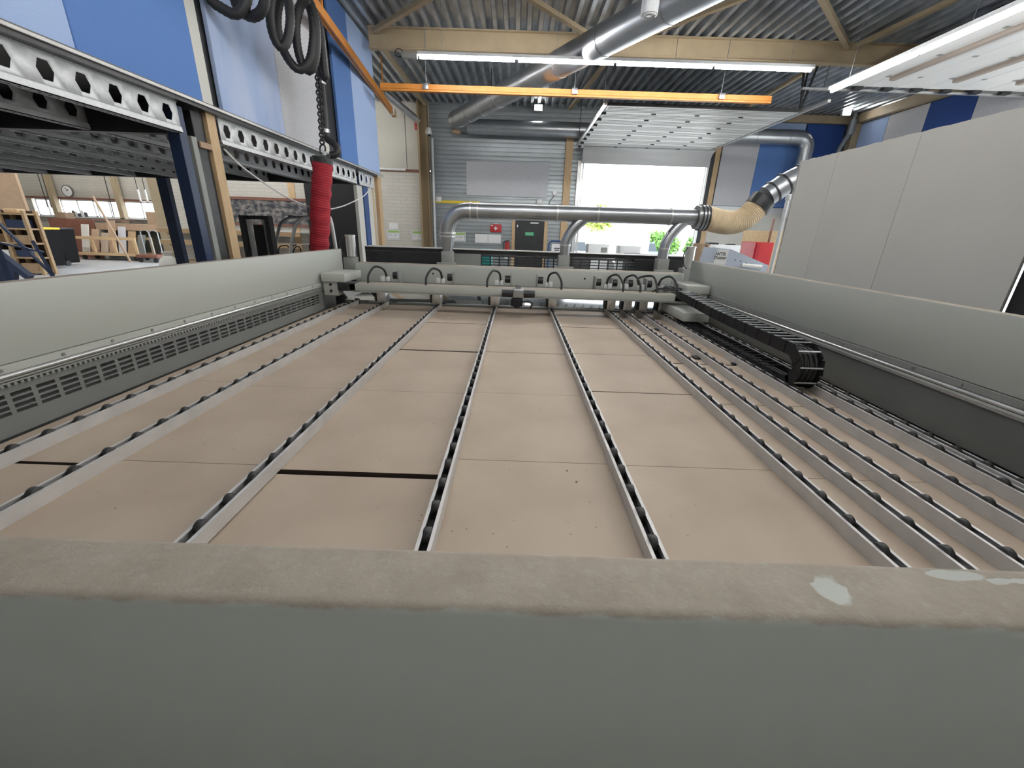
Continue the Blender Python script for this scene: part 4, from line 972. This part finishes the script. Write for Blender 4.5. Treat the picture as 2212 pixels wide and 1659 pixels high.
# grey cabinets in front of the open door
for u0, u1, v, l, dr in ((1272, 1316, 527, 'light grey metal cabinet before the open door, dark vent at its upper right', (.62, .92, .35, .75)), (1340, 1385, 531, 'light grey metal cabinet before the open door, dark vent low on its front', (.48, .95, .02, .25))):
    a, b = P(u0, v, y=11), P(u1, v, y=11); z0 = 1.36; t = thing('metal_cabinet', l, 'cabinet', ((a.x + b.x) / 2, 11.2, 0))
    MB().box((a.x, 11, .08), (b.x, 11.45, a.z), .008).build('body', M['galv_light'], t)
    h = a.z - z0; w_ = b.x - a.x
    boxpart('vent', M['paint_mid'], (a.x + dr[0] * w_, 10.99, z0 + dr[2] * h), (a.x + dr[1] * w_, 10.9995, z0 + dr[3] * h), t)
    boxpart('plinth', M['paint_dark'], (a.x + .03, 11.03, 0), (b.x - .03, 11.42, .0795), t)
t = thing('parts_machine', 'small teal machine seen through the slotted guard', 'machine', (-.4, 8.9, 0))
a, b = P(1036, 556, y=8.9), P(1062, 556, y=8.9)
boxpart('stand', M['paint_dark'], (a.x + .05, 8.95, 0), (b.x - .02, 9.2, 1.2), t); MB().box((a.x, 8.9, 1.2), (b.x, 9.25, 1.53), .02).build('housing', M['teal'], t)
o = MB().box((1.05, 10.2, 0), (1.75, 10.7, 1.35), .01).build('tool_trolley', M['black_steel']); tag(o, 'dark tool trolley seen through the right slots of the guard', 'trolley')
o = MB().box((2.70, 10.4, 0), (3.9, 10.9, 1.47), .02).build('machine_housing', M['black_steel']); tag(o, 'low black machine housing before the open door behind the right exhaust branch', 'machine')
# ================================================================== RIGHT BACK ITEMS
t = thing('switch_cabinet', 'grey steel switch cabinet with brown left side behind the right side beam', 'cabinet', (4.2, 9.2, 0))
MB().box((3.98, 9.0, 0), (4.62, 9.5, 1.765), .008).build('body', M['galv_light'], t)
boxpart('side', M['cardboard'], (3.83, 9.02, 0), (3.978, 9.5, 1.77), t)
for u, v in ((1526, 531), (1541, 536), (1536, 544), (1543, 545), (1517, 546)):
    p = P(u, v, y=9.0); MB().cyl((p.x, 8.985, p.z), (p.x, 9.0, p.z), .018, 10).build('knob', M['black'], t)
MB().box((4.0, 9.1, 1.766), (4.2, 9.3, 1.80)).build('top_clutter', M['black_steel'], t); MB().box((4.4, 9.1, 1.766), (4.55, 9.25, 1.785)).build('top_clutter', M['black_steel'], t)
t = thing('dust_extractor', 'light blue-grey sloping dust extractor with a lettered white paper sheet', 'machine', (3.9, 7.8, 0))
pl = [P(u, v, y=7.5) for u, v in ((1540, 572), (1552, 536), (1578, 538), (1660, 573), (1660, 600), (1540, 600))]
poly = [(pl[0].x - .1, 0), (pl[0].x, pl[0].z - .02), (pl[1].x, pl[1].z), (pl[2].x, pl[2].z), (pl[3].x, pl[3].z), (pl[3].x, 0)]
MB().prism(poly, 'y', 7.5, 8.1).build('housing', mat('pale_blue', (.50, .56, .66), .5, var=.05), t)
l0 = [P(u, v, y=7.495) for u, v in ((1540, 570), (1552, 538), (1575, 540), (1566, 572))]
lb = MB().prism([(p.x, p.z) for p in l0], 'y', 7.492, 7.4995).build('paper_label', M['paper'], t)
def text(name, s_, p, size, mt, parent, rot=(PI / 2, 0, 0), shear=0):
    c = bpy.data.curves.new(name, 'FONT'); c.body = s_; c.size = size; c.align_x = 'CENTER'; c.align_y = 'CENTER'; c.offset = size * .02; c.extrude = .0006
    tmp = bpy.data.objects.new(name + '_curve', c); COL.objects.link(tmp); dg = bpy.context.evaluated_depsgraph_get()
    me = bpy.data.meshes.new_from_object(tmp.evaluated_get(dg)); bpy.data.objects.remove(tmp); bpy.data.curves.remove(c)
    me.materials.clear(); me.materials.append(M[mt]); o = bpy.data.objects.new(name, me); link(o, parent, p); o.rotation_euler = rot; return o
text('lettering', 'WTB', P(1557, 549, y=7.4905), .075, 'ink', lb); text('lettering', 'Duster', P(1556, 557, y=7.4905), .075, 'ink', lb)
for u, v in ((1588, 562), (1600, 564), (1612, 568)):
    p = P(u, v, y=7.5); MB().cyl((p.x, 7.492, p.z), (p.x, 7.5, p.z), .010, 8).build('screw', M['ink'], t)
p = P(1646, 577, y=7.4); MB().cyl((p.x - .35, 7.42, p.z + .02), (p.x, 7.42, p.z), .035, 12).cyl((p.x - .01, 7.42, p.z), (p.x + .005, 7.42, p.z), .02, 10).build('spout', M['white'], t)
t = thing('tipping_skip', 'red steel tipping skip behind the sloping dust extractor', 'skip', (5.2, 9.6, 0))
a, b = P(1607, 523, y=10.0), P(1672, 526, y=9.5); z1 = P(1640, 523, y=9.5).z
m = MB().prism([(9.5, z1), (9.5, .5), (9.65, .3), (9.95, .3), (10.1, z1), (10.06, z1), (9.93, .34), (9.67, .34), (9.54, .52), (9.54, z1)], 'x', a.x, b.x); m.box((a.x, 9.54, .5), (a.x + .03, 10.05, z1 - .01)).box((b.x - .03, 9.54, .5), (b.x, 10.05, z1 - .01))
m.build('bucket', M['red_paint'], t); boxpart('rib', M['red'], (a.x + .02, 9.46, .5), (a.x + .10, 9.499, z1 - .02), t)
boxpart('base_frame', M['red'], (a.x + .05, 9.6, 0), (b.x - .05, 10.0, .299), t)
a, b = P(1608, 497, y=11.3), P(1675, 523, y=11.3); o = boxpart('osb_board', M['osb'], (a.x, 11.3, .0), (b.x + .3, 11.33, a.z)); tag(o, 'chipboard sheet standing upright behind the red skip', 'board')
a, b = P(1672, 472, y=11.2), P(1661, 530, y=11.2); o = MB().bar(a, (b.x, 11.2, 0), .05, .03).build('iron_rod', M['wood_red']); tag(o, 'dark rod standing upright beside the chipboard sheet', 'rod')
p = P(1694, 430, y=5.62) + Vector((.045, 0, 0)); o = MB().tube([(p.x, 5.62, 0), (p.x, 5.62, 2.36), (p.x, 5.62, 2.37), (p.x, 5.62, 2.42), (p.x, 5.62, 2.43)], [.022, .022, .03, .03, .02], 12).build('grey_pipe', M['galv_light']); tag(o, 'thin grey pipe standing upright beside the partition edge', 'pipe')
# ================================================================== FORKLIFT UNDER THE MEZZANINE
fk = thing('forklift', 'black forklift with tall mast parked behind the left side beam', 'forklift', (-5.0, 9.0, 0))
fy = 9.0; fx0, fx1 = -5.66, -5.05
for xx in (fx0, fx1 - .09): boxpart('mast_channel', M['black_steel'], (xx, fy - .06, .05), (xx + .09, fy + .10, 2.02), fk)
for xx in (fx0 + .12, fx1 - .18): boxpart('inner_mast', M['steel'], (xx, fy - .02, .05), (xx + .05, fy + .08, 1.95), fk)
for z in (.4, 1.0, 1.95): boxpart('mast_crossbar', M['black_steel'], (fx0 + .05, fy + .02, z), (fx1 - .05, fy + .09, z + .07), fk)
MB().cyl((fx0 + .30, fy, .1), (fx0 + .30, fy, 1.9), .035, 12).build('lift_cylinder', M['steel'], fk)
boxpart('mast_guard', M['black'], (fx0 + .26, fy - .05, 1.0), (fx1 - .16, fy - .03, 1.85), fk)
MB().box((-5.0, fy - .25, .35), (-4.0, fy + .75, 1.0), .06, 3).build('body', M['black_steel'], fk)
MB().box((-4.75, fy, 1.0), (-4.3, fy + .5, 1.12), .04).box((-4.35, fy, 1.1), (-4.24, fy + .5, 1.5), .04).build('seat', M['rubber'], fk)
for yy in (fy - .2, fy + .65):
    k_ = 0 if yy > fy else 34; a, b, c, d = (P(594 + k_, 545, y=yy), P(603 + k_, 492, y=yy), P(613 + k_, 476, y=yy), P(632 + k_, 469, y=yy))
    MB().tube(smoothpath([(a.x, yy, 1.0), a, b, c, d, d + Vector((.35, 0, .0)), d + Vector((.45, 0, -.1)), d + Vector((.5, 0, -1.05))], 5), .035, 10).build('overhead_guard', M['alu_bright'] if yy < fy else M['steel'], fk)
for k in range(4):
    x = P(622, 472, y=fy).x + .1 + .16 * k; boxpart('roof_bar', M['black_steel'], (x, fy - .2, 2.02), (x + .03, fy + .65, 2.05), fk)
MB().tube(smoothpath([P(602, 560, y=fy), P(603, 535, y=fy), P(618, 530, y=fy), P(626, 535, y=fy), P(640, 528, y=fy)], 5), .012, 8).build('hydraulic_hose', M['rubber'], fk)
MB().torus([Vector((-4.72 + .02 * math.sin(k * PI / 8), fy + .25 + .16 * math.cos(k * PI / 8), 1.32 + .12 * math.sin(k * PI / 8))) for k in range(16)], .014, 8).build('steering_wheel', M['rubber'], fk)
for xx in (-4.8, -4.15):
    for yy in (fy - .27, fy + .70): MB().cyl((xx, yy - .06, .225), (xx, yy + .06, .225), .224, 20).build('wheel', M['rubber'], fk)
for yy in (fy, fy + .4): boxpart('fork', M['steel'], (-6.7, yy, .06), (fx0 - .003, yy + .1, .10), fk)
# ================================================================== UNDER AND BEHIND THE MEZZANINE
bx0, bx1 = P(656, 400, y=YB - .1).x, P(784, 420, y=YB - .1).x
o = boxpart('black_curtain', M['black'], (bx0, YB - .10, 0), (bx1, YB - .04, 3.3)); tag(o, 'tall black curtain door behind the red lifting tube', 'curtain')
bx = P(632, 420, y=YB).x; o = boxpart('timber_post', M['wood'], (bx - .12, YB - .03, 0), (bx + .10, YB - .003, 4.2)); tag(o, 'ochre timber post on the white brick left of the black curtain', 'post')
a, b = P(505, 440, y=YB - .03), P(662, 487, y=YB - .03); mu = P(424, 440, y=YB - .03)
ph = mat('photo_print', (.30, .27, .25), .7, col2=(.03, .035, .045), scale=5, detail=10, stretch=(1, 1, 1.6), lo=.42, hi=.68)
t = thing('photo_mural', 'wide dark photo print on the brick wall behind the forklift', 'picture', ((mu.x + bx0) / 2, YB, 1.9))
boxpart('print', M['photo_print'], (mu.x, YB - .06, 1.86), (bx0 - .01, YB - .034, 2.60), t); boxpart('top_rail', M['wood_red'], (mu.x, YB - .08, 2.605), (bx0 - .01, YB - .034, 2.69), t); boxpart('bottom_rail', M['wood_red'], (mu.x, YB - .08, 1.79), (bx0 - .01, YB - .034, 1.855), t)
for z, l in ((1.53, 'upper long timber shelf along the brick wall behind the forklift'), (1.16, 'lower long timber shelf along the brick wall behind the forklift')):
    t = thing('timber_shelf', l, 'shelf', (-9.3, YB - .5, z))
    boxpart('shelf_board', M['white'], (-12.0, YB - .75, z + .07), (bx0 - .02, YB - .034, z + .09), t); boxpart('shelf_edge', M['wood_shelf'], (-12.0, YB - .78, z - .06), (bx0 - .02, YB - .751, z + .088), t)
    for x in (-11.9, -10.2, -8.6): MB().bar((x, YB - .14, z - .24), (x, YB - .7, z + .04), .05, .05).build('bracket', M['wood_shelf'], t)
rng = random.Random(3)
for k in range(5):
    x = -11.6 + k * .95; o = boxpart('timber_stack', M['cardboard'], (x, YB - .6, 0), (x + .8, YB - .1, .55 + .12 * rng.random())); tag(o, '%s brown timber stack on the floor under the long shelves, counted from the hall corner' % ('first', 'second', 'third', 'fourth', 'fifth')[k], 'timber', 'timber stacks under the shelves')
t = thing('sack', 'pale bundled sack on the floor beside the blue post', 'sack', P(362, 552, y=13.6)); p = P(362, 552, y=13.6)
MB().ball((p.x, 13.6, .42), .42, (.7, .7, 1), 12, 8).build('bundle', M['plaster'], t); MB().tube([(p.x, 13.6, .8), (p.x, 13.6, .92)], [.1, .16], 10).build('tied_top', M['plaster'], t)
# ================================================================== FAR LEFT HALL
c = P(146, 413, y=YF - .14); t = thing('wall_clock', 'round white wall clock between the brown columns on the far wall', 'clock', c)
MB().cyl(c + Vector((0, .03, 0)), c + Vector((0, -.03, 0)), .30, 28).build('rim', M['paint_dark'], t); MB().cyl(c + Vector((0, -.03, 0)), c + Vector((0, -.035, 0)), .25, 28).build('dial', M['paper'], t)
MB().bar(c + Vector((0, -.04, 0)), c + Vector((.10, -.04, .10)), .03, .006, (0, 1, 0)).build('hand', M['ink'], t); MB().bar(c + Vector((0, -.04, 0)), c + Vector((-.05, -.04, .19)), .025, .006, (0, 1, 0)).build('hand', M['ink'], t)
for i, u in enumerate((152, 160, 166, 172, 179, 186)):
    p = P(u, 463, y=YF - .25); h = (.22, .30, .26, .18, .32, .24)[i]
    o = MB().tube([(p.x, p.y, 1.865), (p.x, p.y, 1.865 + h * .7), (p.x, p.y, 1.865 + h)], [.07, .07, .04], 12).build('jar', M['ink' if i % 2 else 'white']); tag(o, '%s small jar on the far window sill, counted from the left' % ('first', 'second', 'third', 'fourth', 'fifth', 'sixth')[i], 'jar', 'jars on the window sill')
struct(boxpart('trim_6', M['white'], (wxs[0] - .1, YF - .45, 1.81), (wxs[-1] + .1, YF - .002, 1.862)))
p = P(146, 462, y=YF - .6); o = boxpart('wooden_box', M['mdf'], (p.x - .3, YF - 1.0, 1.73), (p.x + .25, YF - .5, 2.05)); tag(o, 'light wooden box on the dark red panel before the window', 'box')
a, b = P(80, 464, y=20.5), P(187, 490, y=20.5); t = thing('red_bench', 'dark red panelled bench front below the far windows', 'bench', ((a.x + b.x) / 2, 20.7, 0))
boxpart('front_panel', M['wood_red'], (a.x, 20.9, 0), (b.x, 20.95, 1.72), t); boxpart('top', M['wood_red'], (a.x, 20.9, 1.721), (b.x, 23.3, 1.77), t)
a, b = P(180, 476, y=20.9), P(352, 495, y=20.9); t = thing('work_bench', 'long pale wooden workbench below the far windows near the corner', 'workbench', ((a.x + b.x) / 2, 21, 0))
boxpart('top', M['mdf'], (b.x - 3.2, 20.9, 1.32), (b.x, 21.8, 1.62), t)
for x in (b.x - 3.1, b.x - 1.9, b.x - .15): boxpart('leg', M['paint_dark'], (x, 21.0, 0), (x + .12, 21.7, 1.319), t)
boxpart('back_panel', M['paint_dark'], (b.x - 3.2, 21.75, 0), (b.x, 21.79, 1.319), t)
p = P(316, 455, y=22.5); q = P(349, 480, y=22.5); o = boxpart('brown_board', M['mdf'], (p.x, 22.4, 1.2), (q.x, 22.45, P(330, 458, y=22.5).z)); tag(o, 'brown board leaning in front of the last far window', 'board')
boxpart('brown_board_foot', M['mdf'], (p.x + .1, 22.41, 0), (p.x + .2, 22.44, 1.2), o)
# shelving unit
t = thing('shelving_rack', 'wooden pigeonhole rack at the far left, cluttered with small parts', 'shelf', (-17, 14.2, 0))
sx1 = P(97, 520, y=14.4).x; sx0 = sx1 - 3.2; H = 2.0
for k in range(5):
    x = sx0 + (sx1 - sx0) * k / 4
    for yy in (14.0, 14.36): boxpart('upright', M['wood_shelf'], (x - .05, yy, 0), (x + .05, yy + .08, H), t)
for k in range(5):
    z = .12 + (H - .2) * k / 4; boxpart('shelf_board', M['wood_shelf'], (sx0, 14.01, z - .05), (sx1, 14.44, z), t)
boxpart('back_panel', M['board_edge'], (sx0, 14.445, .05), (sx1, 14.465, H), t)
names = ('cardboard', 'paper', 'red', 'navy', 'wood', 'black_steel')
rows_w = ('bottom', 'second', 'third', 'top')
cols_w = ('leftmost', 'second', 'third', 'right')
for r in range(4):
    for k in range(4):
        z = .12 + (H - .2) * r / 4; x = sx0 + (sx1 - sx0) * k / 4 + .1; mt = names[(r * 3 + k * 2) % 6]
        o = boxpart('parts_bin', M[mt], (x, 14.06, z + .001), (x + rng.uniform(.3, .58), 14.34, z + rng.uniform(.12, .27))); tag(o, 'parts bin in the %s row, %s column of the wooden pigeonhole rack' % (rows_w[r], cols_w[k]), 'bin', 'bins in the wooden rack')
for k in range(3):
    x = sx0 + .9 + k * .8; o = MB().box((x, 14.1, H - .08 + .001), (x + .45, 14.36, H + .05), .02).build('top_box', M[('cardboard', 'black_steel', 'wood')[k]]); tag(o, ('brown', 'black', 'pale wooden')[k] + ' box lying on top of the pigeonhole rack', 'box')
for k, u in enumerate((106, 140)):
    by = 16.2 + 1.2 * k
    p = P(u, 545, y=by); t = thing('wheeled_bin', ('black wheeled bin with yellow lid right behind the wooden rack', 'black wheeled bin standing between rack and wooden crate cart')[k], 'bin', (p.x, by, 0))
    z1 = P(u, 496, y=by).z
    m = MB(); a = .36; m.hexa([Vector(q) for q in ((p.x - .3, by - .3, .1), (p.x + .3, by - .3, .1), (p.x + .3, by + .2, .1), (p.x - .3, by + .2, .1), (p.x - a, by - .4, z1), (p.x + a, by - .4, z1), (p.x + a, by + .3, z1), (p.x - a, by + .3, z1))]); m.build('body', M['bin_black'], t)
    MB().box((p.x - a - .03, by - .43, z1 + .001), (p.x + a + .03, by + .32, z1 + .07), .02).build('lid', M['yellow'] if k == 0 else M['black_steel'], t)
    for xx in (p.x - .3, p.x + .3): MB().cyl((xx - .04, by - .3, .101), (xx + .04, by - .3, .101), .1, 14).build('wheel', M['rubber'], t)
# crate cart with offcuts
t = thing('crate_cart', 'wooden crate cart with open bays full of board offcuts', 'cart', (-19.2, 19.9, 0))
a, b = P(150, 515, y=19.8), P(293, 522, y=19.8); cx0, cx1 = a.x, b.x; z0, z1 = .28, .98
for yy in (19.8, 20.7):
    for z in (z0, z1): boxpart('rail', M['wood'], (cx0, yy - .04, z - .06), (cx1, yy + .04, z + .06), t)
    for k in range(4): x = cx0 + .05 + (cx1 - cx0 - .1) * k / 3; boxpart('upright', M['wood'], (x - .05, yy - .035, z0 + .06), (x + .05, yy + .035, z1 - .06), t)
boxpart('floor_board', M['mdf'], (cx0, 19.85, z0 - .02), (cx1, 20.65, z0 + .02), t)
for xx in (cx0 + .3, cx1 - .3):
    for yy in (19.95, 20.55): MB().cyl((xx, yy - .03, .101), (xx, yy + .03, .101), .1, 14).box((xx - .05, yy - .04, .18), (xx + .05, yy + .04, z0 - .02)).build('castor', M['rubber'], t)
ol = ('pale framed', 'brown', 'short brown', 'tall brown', 'narrow grey', 'wide pale', 'small dark')
for k in range(7):
    x = cx0 + .25 + k * .38; h = (1.55, 1.35, 1.2, 1.75, 1.5, 1.3, 1.15)[k]; tl = .03
    m = MB(); m.hexa([Vector(q) for q in ((x, 19.95 + .05 * k, .305), (x + .34, 19.95 + .05 * k, .305), (x + .34, 19.98 + .05 * k, .305), (x, 19.98 + .05 * k, .305), (x + tl, 20.25 + .05 * k, h), (x + .34 + tl, 20.25 + .05 * k, h), (x + .34 + tl, 20.28 + .05 * k, h), (x + tl, 20.28 + .05 * k, h))])
    tag(m.build('board_offcut', M[('plaster', 'mdf', 'board', 'mdf', 'felt_grey', 'wood_shelf', 'paint_dark')[k]]), ol[k] + ' board offcut leaning in the wooden crate cart', 'offcut', 'offcuts in the crate cart')
p = P(318, 545, y=19.5); t = thing('panel_trolley', 'dark red panel trolley with metal hoops right of the crate cart', 'trolley', (p.x, 19.6, 0))
MB().box((p.x - .5, 19.4, .2), (p.x + .5, 20.1, .34), .02).build('deck', M['wood_red'], t)
for xx in (p.x - .35, p.x + .35): MB().cyl((xx, 19.42, .101), (xx, 19.48, .101), .1, 14).build('wheel', M['rubber'], t)
for xx in (p.x - .3, p.x + .1): MB().tube([(xx, 19.75, .34), (xx, 19.75, 1.3), (xx + .1, 19.75, 1.38), (xx + .3, 19.75, 1.38), (xx + .38, 19.75, 1.3), (xx + .38, 19.75, .34)], .025, 8).build('hoop', M['steel'], t)
a, b = P(200, 423, y=19), P(244, 482, y=19); o = MB().bar(a, (b.x + .3, 19, .05), .06, .06).build('timber_pole', M['mdf']); tag(o, 'slanting wooden pole in front of the far windows', 'pole')
a, b = P(296, 409, y=18), P(337, 438, y=18); m = MB(); zc0, zc1 = b.z, a.z
m.box((a.x, 17.98, zc0), (b.x, 18.02, zc0 + .05)).box((a.x, 17.98, zc0), (a.x + .05, 18.02, zc1)).box((b.x - .35, 17.98, zc0), (b.x - .30, 18.02, zc1))
t = thing('suspended_hoop', 'white hanging frame in front of the last far window', 'frame', ((a.x + b.x) / 2, 18, zc0)); m.build('frame', M['white'], t)
for xx in (a.x + .02, b.x - .32): MB().cyl((xx, 18, zc1), (xx, 18, ZC), .012, 6).build('cord', M['black'], t)
for k, u in enumerate((84, 92, 225)):
    a = P(u, 390, y=19); o = MB().cyl((a.x, 19, 1.9 if u == 225 else 2.2), (a.x + .1, 19, ZC), .015, 6).build('dangling_rope', M['black']); tag(o, ('first', 'second', 'third')[k] + ' thin black rope dangling in front of the far windows, from the left', 'rope')
# blue steel frame trolley at the left edge
t = thing('blue_frame_trolley', 'blue steel A-frame trolley at the left edge behind the side beam', 'trolley', (-12, 10.5, 0))
def bq(u, v, y=10.5): return P(u, v, y=y)
MB().bar(bq(-30, 455), bq(112, 592), .05, .05).build('brace', M['navy'], t); MB().bar(bq(-20, 520), bq(95, 545), .04, .04).build('brace', M['navy'], t); MB().bar(bq(70, 520), bq(112, 590), .05, .05).build('brace', M['navy'], t)
MB().bar(bq(-40, 520), bq(66, 600), .14, .14).build('main_bar', M['navy'], t); MB().bar(bq(30, 575), (bq(20, 600).x, 10.5, .10), .12, .12).build('leg', M['navy'], t)
MB().bar((bq(-30, 600).x, 10.5, .12), (bq(120, 600).x, 10.5, .12), .1, .1).build('base_bar', M['navy'], t)
MB().bar(bq(112, 590), (bq(112, 600).x, 10.5, .12), .06, .06).build('leg', M['navy'], t)
for u in (-20, 110): x = bq(u, 600).x; MB().cyl((x, 10.46, .061), (x, 10.54, .061), .06, 12).build('wheel', M['rubber'], t)
# ================================================================== OUTSIDE THE BACK DOOR
def car(name, label, x, y, mt, rz=0):
    t = thing(name, label, 'car', (x, y, -.06))
    m = MB(); m.prism([(-2.1, .3), (2.1, .3), (2.15, .75), (1.5, .92), (-1.9, .98), (-2.15, .8)], 'y', -.85, .85); b_ = m
    o = b_.build('body', M[mt], t, world=(0, 0, 0))
    m = MB(); c = [Vector(q) for q in ((-1.7, -.8, .9), (1.2, -.8, .85), (1.2, .8, .85), (-1.7, .8, .9), (-1.3, -.62, 1.45), (.5, -.62, 1.47), (.5, .62, 1.47), (-1.3, .62, 1.45))]; m.hexa(c); g_ = m.build('cabin', M['glass_dark'], t, world=(0, 0, 0))
    m = MB().box((-1.3, -.64, 1.45), (.5, .64, 1.50), .02); r_ = m.build('roof', M[mt], t, world=(0, 0, 0))
    parts = [o, g_, r_]
    for xx in (-1.35, 1.35):
        for yy in (-.8, .8): parts.append(MB().cyl((xx, yy - .1, .32), (xx, yy + .1, .32), .32, 18).build('wheel', M['rubber'], t, world=(0, 0, 0)))
    for p_ in parts: p_.location = (0, 0, 0)
    t.location = (x, y, -.06); t.rotation_euler = (0, 0, rz); return t
car('parked_car', 'silver parked car outside, left part of the open door', 3.4, 27, 'car_silver', PI / 2)
car('parked_car', 'dark blue parked car outside before the hedge', 8.6, 30, 'car_blue', PI * .46)
def bush(label, x, y, z0, rx, rz_, mt, n=900, trunk=True):
    t = thing('tree' if trunk else 'hedge_bush', label, 'tree' if trunk else 'bush', (x, y, -.06)); r_ = random.Random(int(x * 10)); m = MB()
    for _ in range(n):
        th = r_.uniform(0, 2 * PI); ph_ = math.acos(r_.uniform(-1, 1)); k = r_.uniform(.55, 1)
        c = Vector((x + rx * k * math.sin(ph_) * math.cos(th), y + rx * .7 * k * math.sin(ph_) * math.sin(th), z0 + rz_ * k * math.cos(ph_)))
        a = Vector((r_.uniform(-1, 1), r_.uniform(-1, 1), r_.uniform(-1, 1))).normalized() * .16; b = a.orthogonal().normalized() * .09
        v = [m.b.verts.new(c + q) for q in (-a, b, a, -b)]; m.b.faces.new(v)
    m.build('foliage', M[mt], t, 180)
    MB().tube([(x, y, -.06), (x, y, z0)], .12 if trunk else .05, 8).build('trunk', M['plaster'], t)
bush('green leafy hedge bush outside right of the parked car', 11.2, 34.5, 1.2, 1.7, 1.1, 'leaf', 1400, False)
bush('green leafy hedge bush outside behind the right exhaust branch', 14.2, 34, 1.1, 1.2, 1.0, 'leaf', 900, False)
bush('yellow-green tree outside just below the exhaust pipe', 7.2, 40, 3.2, 1.6, 1.2, 'leaf_yellow', 900)
t = thing('white_building', 'bright white industrial building far outside the open door', 'building', (14, 62, -.06))
boxpart('walls', M['white'], (2, 60, -.06), (50, 75, 7.5), t)
for k in range(3):
    x = 13.4 + k * 2.5; boxpart('window', M['glass_dark'], (x, 59.95, 3.6), (x + .9, 59.999, 3.95), t)
t = thing('white_van', 'white van parked outside in the middle of the open door', 'van', (6.2, 24, -.06))
MB().box((4.6, 23, .3), (7.0, 24.9, 2.0), .08, 3).build('body', M['white'], t)
for xx in (5.0, 6.6): MB().cyl((xx, 22.98, .26), (xx, 23.15, .26), .32, 18).build('wheel', M['rubber'], t)

# ================================================================== LOOSE BITS ON THE TABLE
a, b = P(1529, 755, z=.844), P(1562, 771, z=.844); o = MB().bar(a, b, .012, .006).build('wood_splinter', M['wood']); tag(o, 'thin pale wood splinter lying on the boards left of the cable chain', 'splinter')
for u, v, l in ((1424, 713, 'black rubber block on the boards near the clamps'), (1508, 774, 'black rubber block on the boards beside the wood splinter'), (1592, 788, 'thin black strip on the boards beside the ninth roller track')):
    c = P(u, v, z=.8405); w_ = .045 if 'block' in l else .02
    o = MB().box((c.x - .05, c.y - w_, .8404), (c.x + .05, c.y + w_, .856), .004).build('rubber_block' if 'block' in l else 'plastic_strip', M['black']); tag(o, l, 'block' if 'block' in l else 'strip')
for u, v, l in ((1225, 1017, 'dark wood chip on the middle board, nearer the fifth roller track'), (1245, 1041, 'small dark crumb on the middle board just in front of the wood chip')):
    c = P(u, v, z=.842); o = MB().ball(c, .007, (.5, 1.3, .35), 8, 6).build('wood_chip', M['wood_red']); tag(o, l, 'chip')
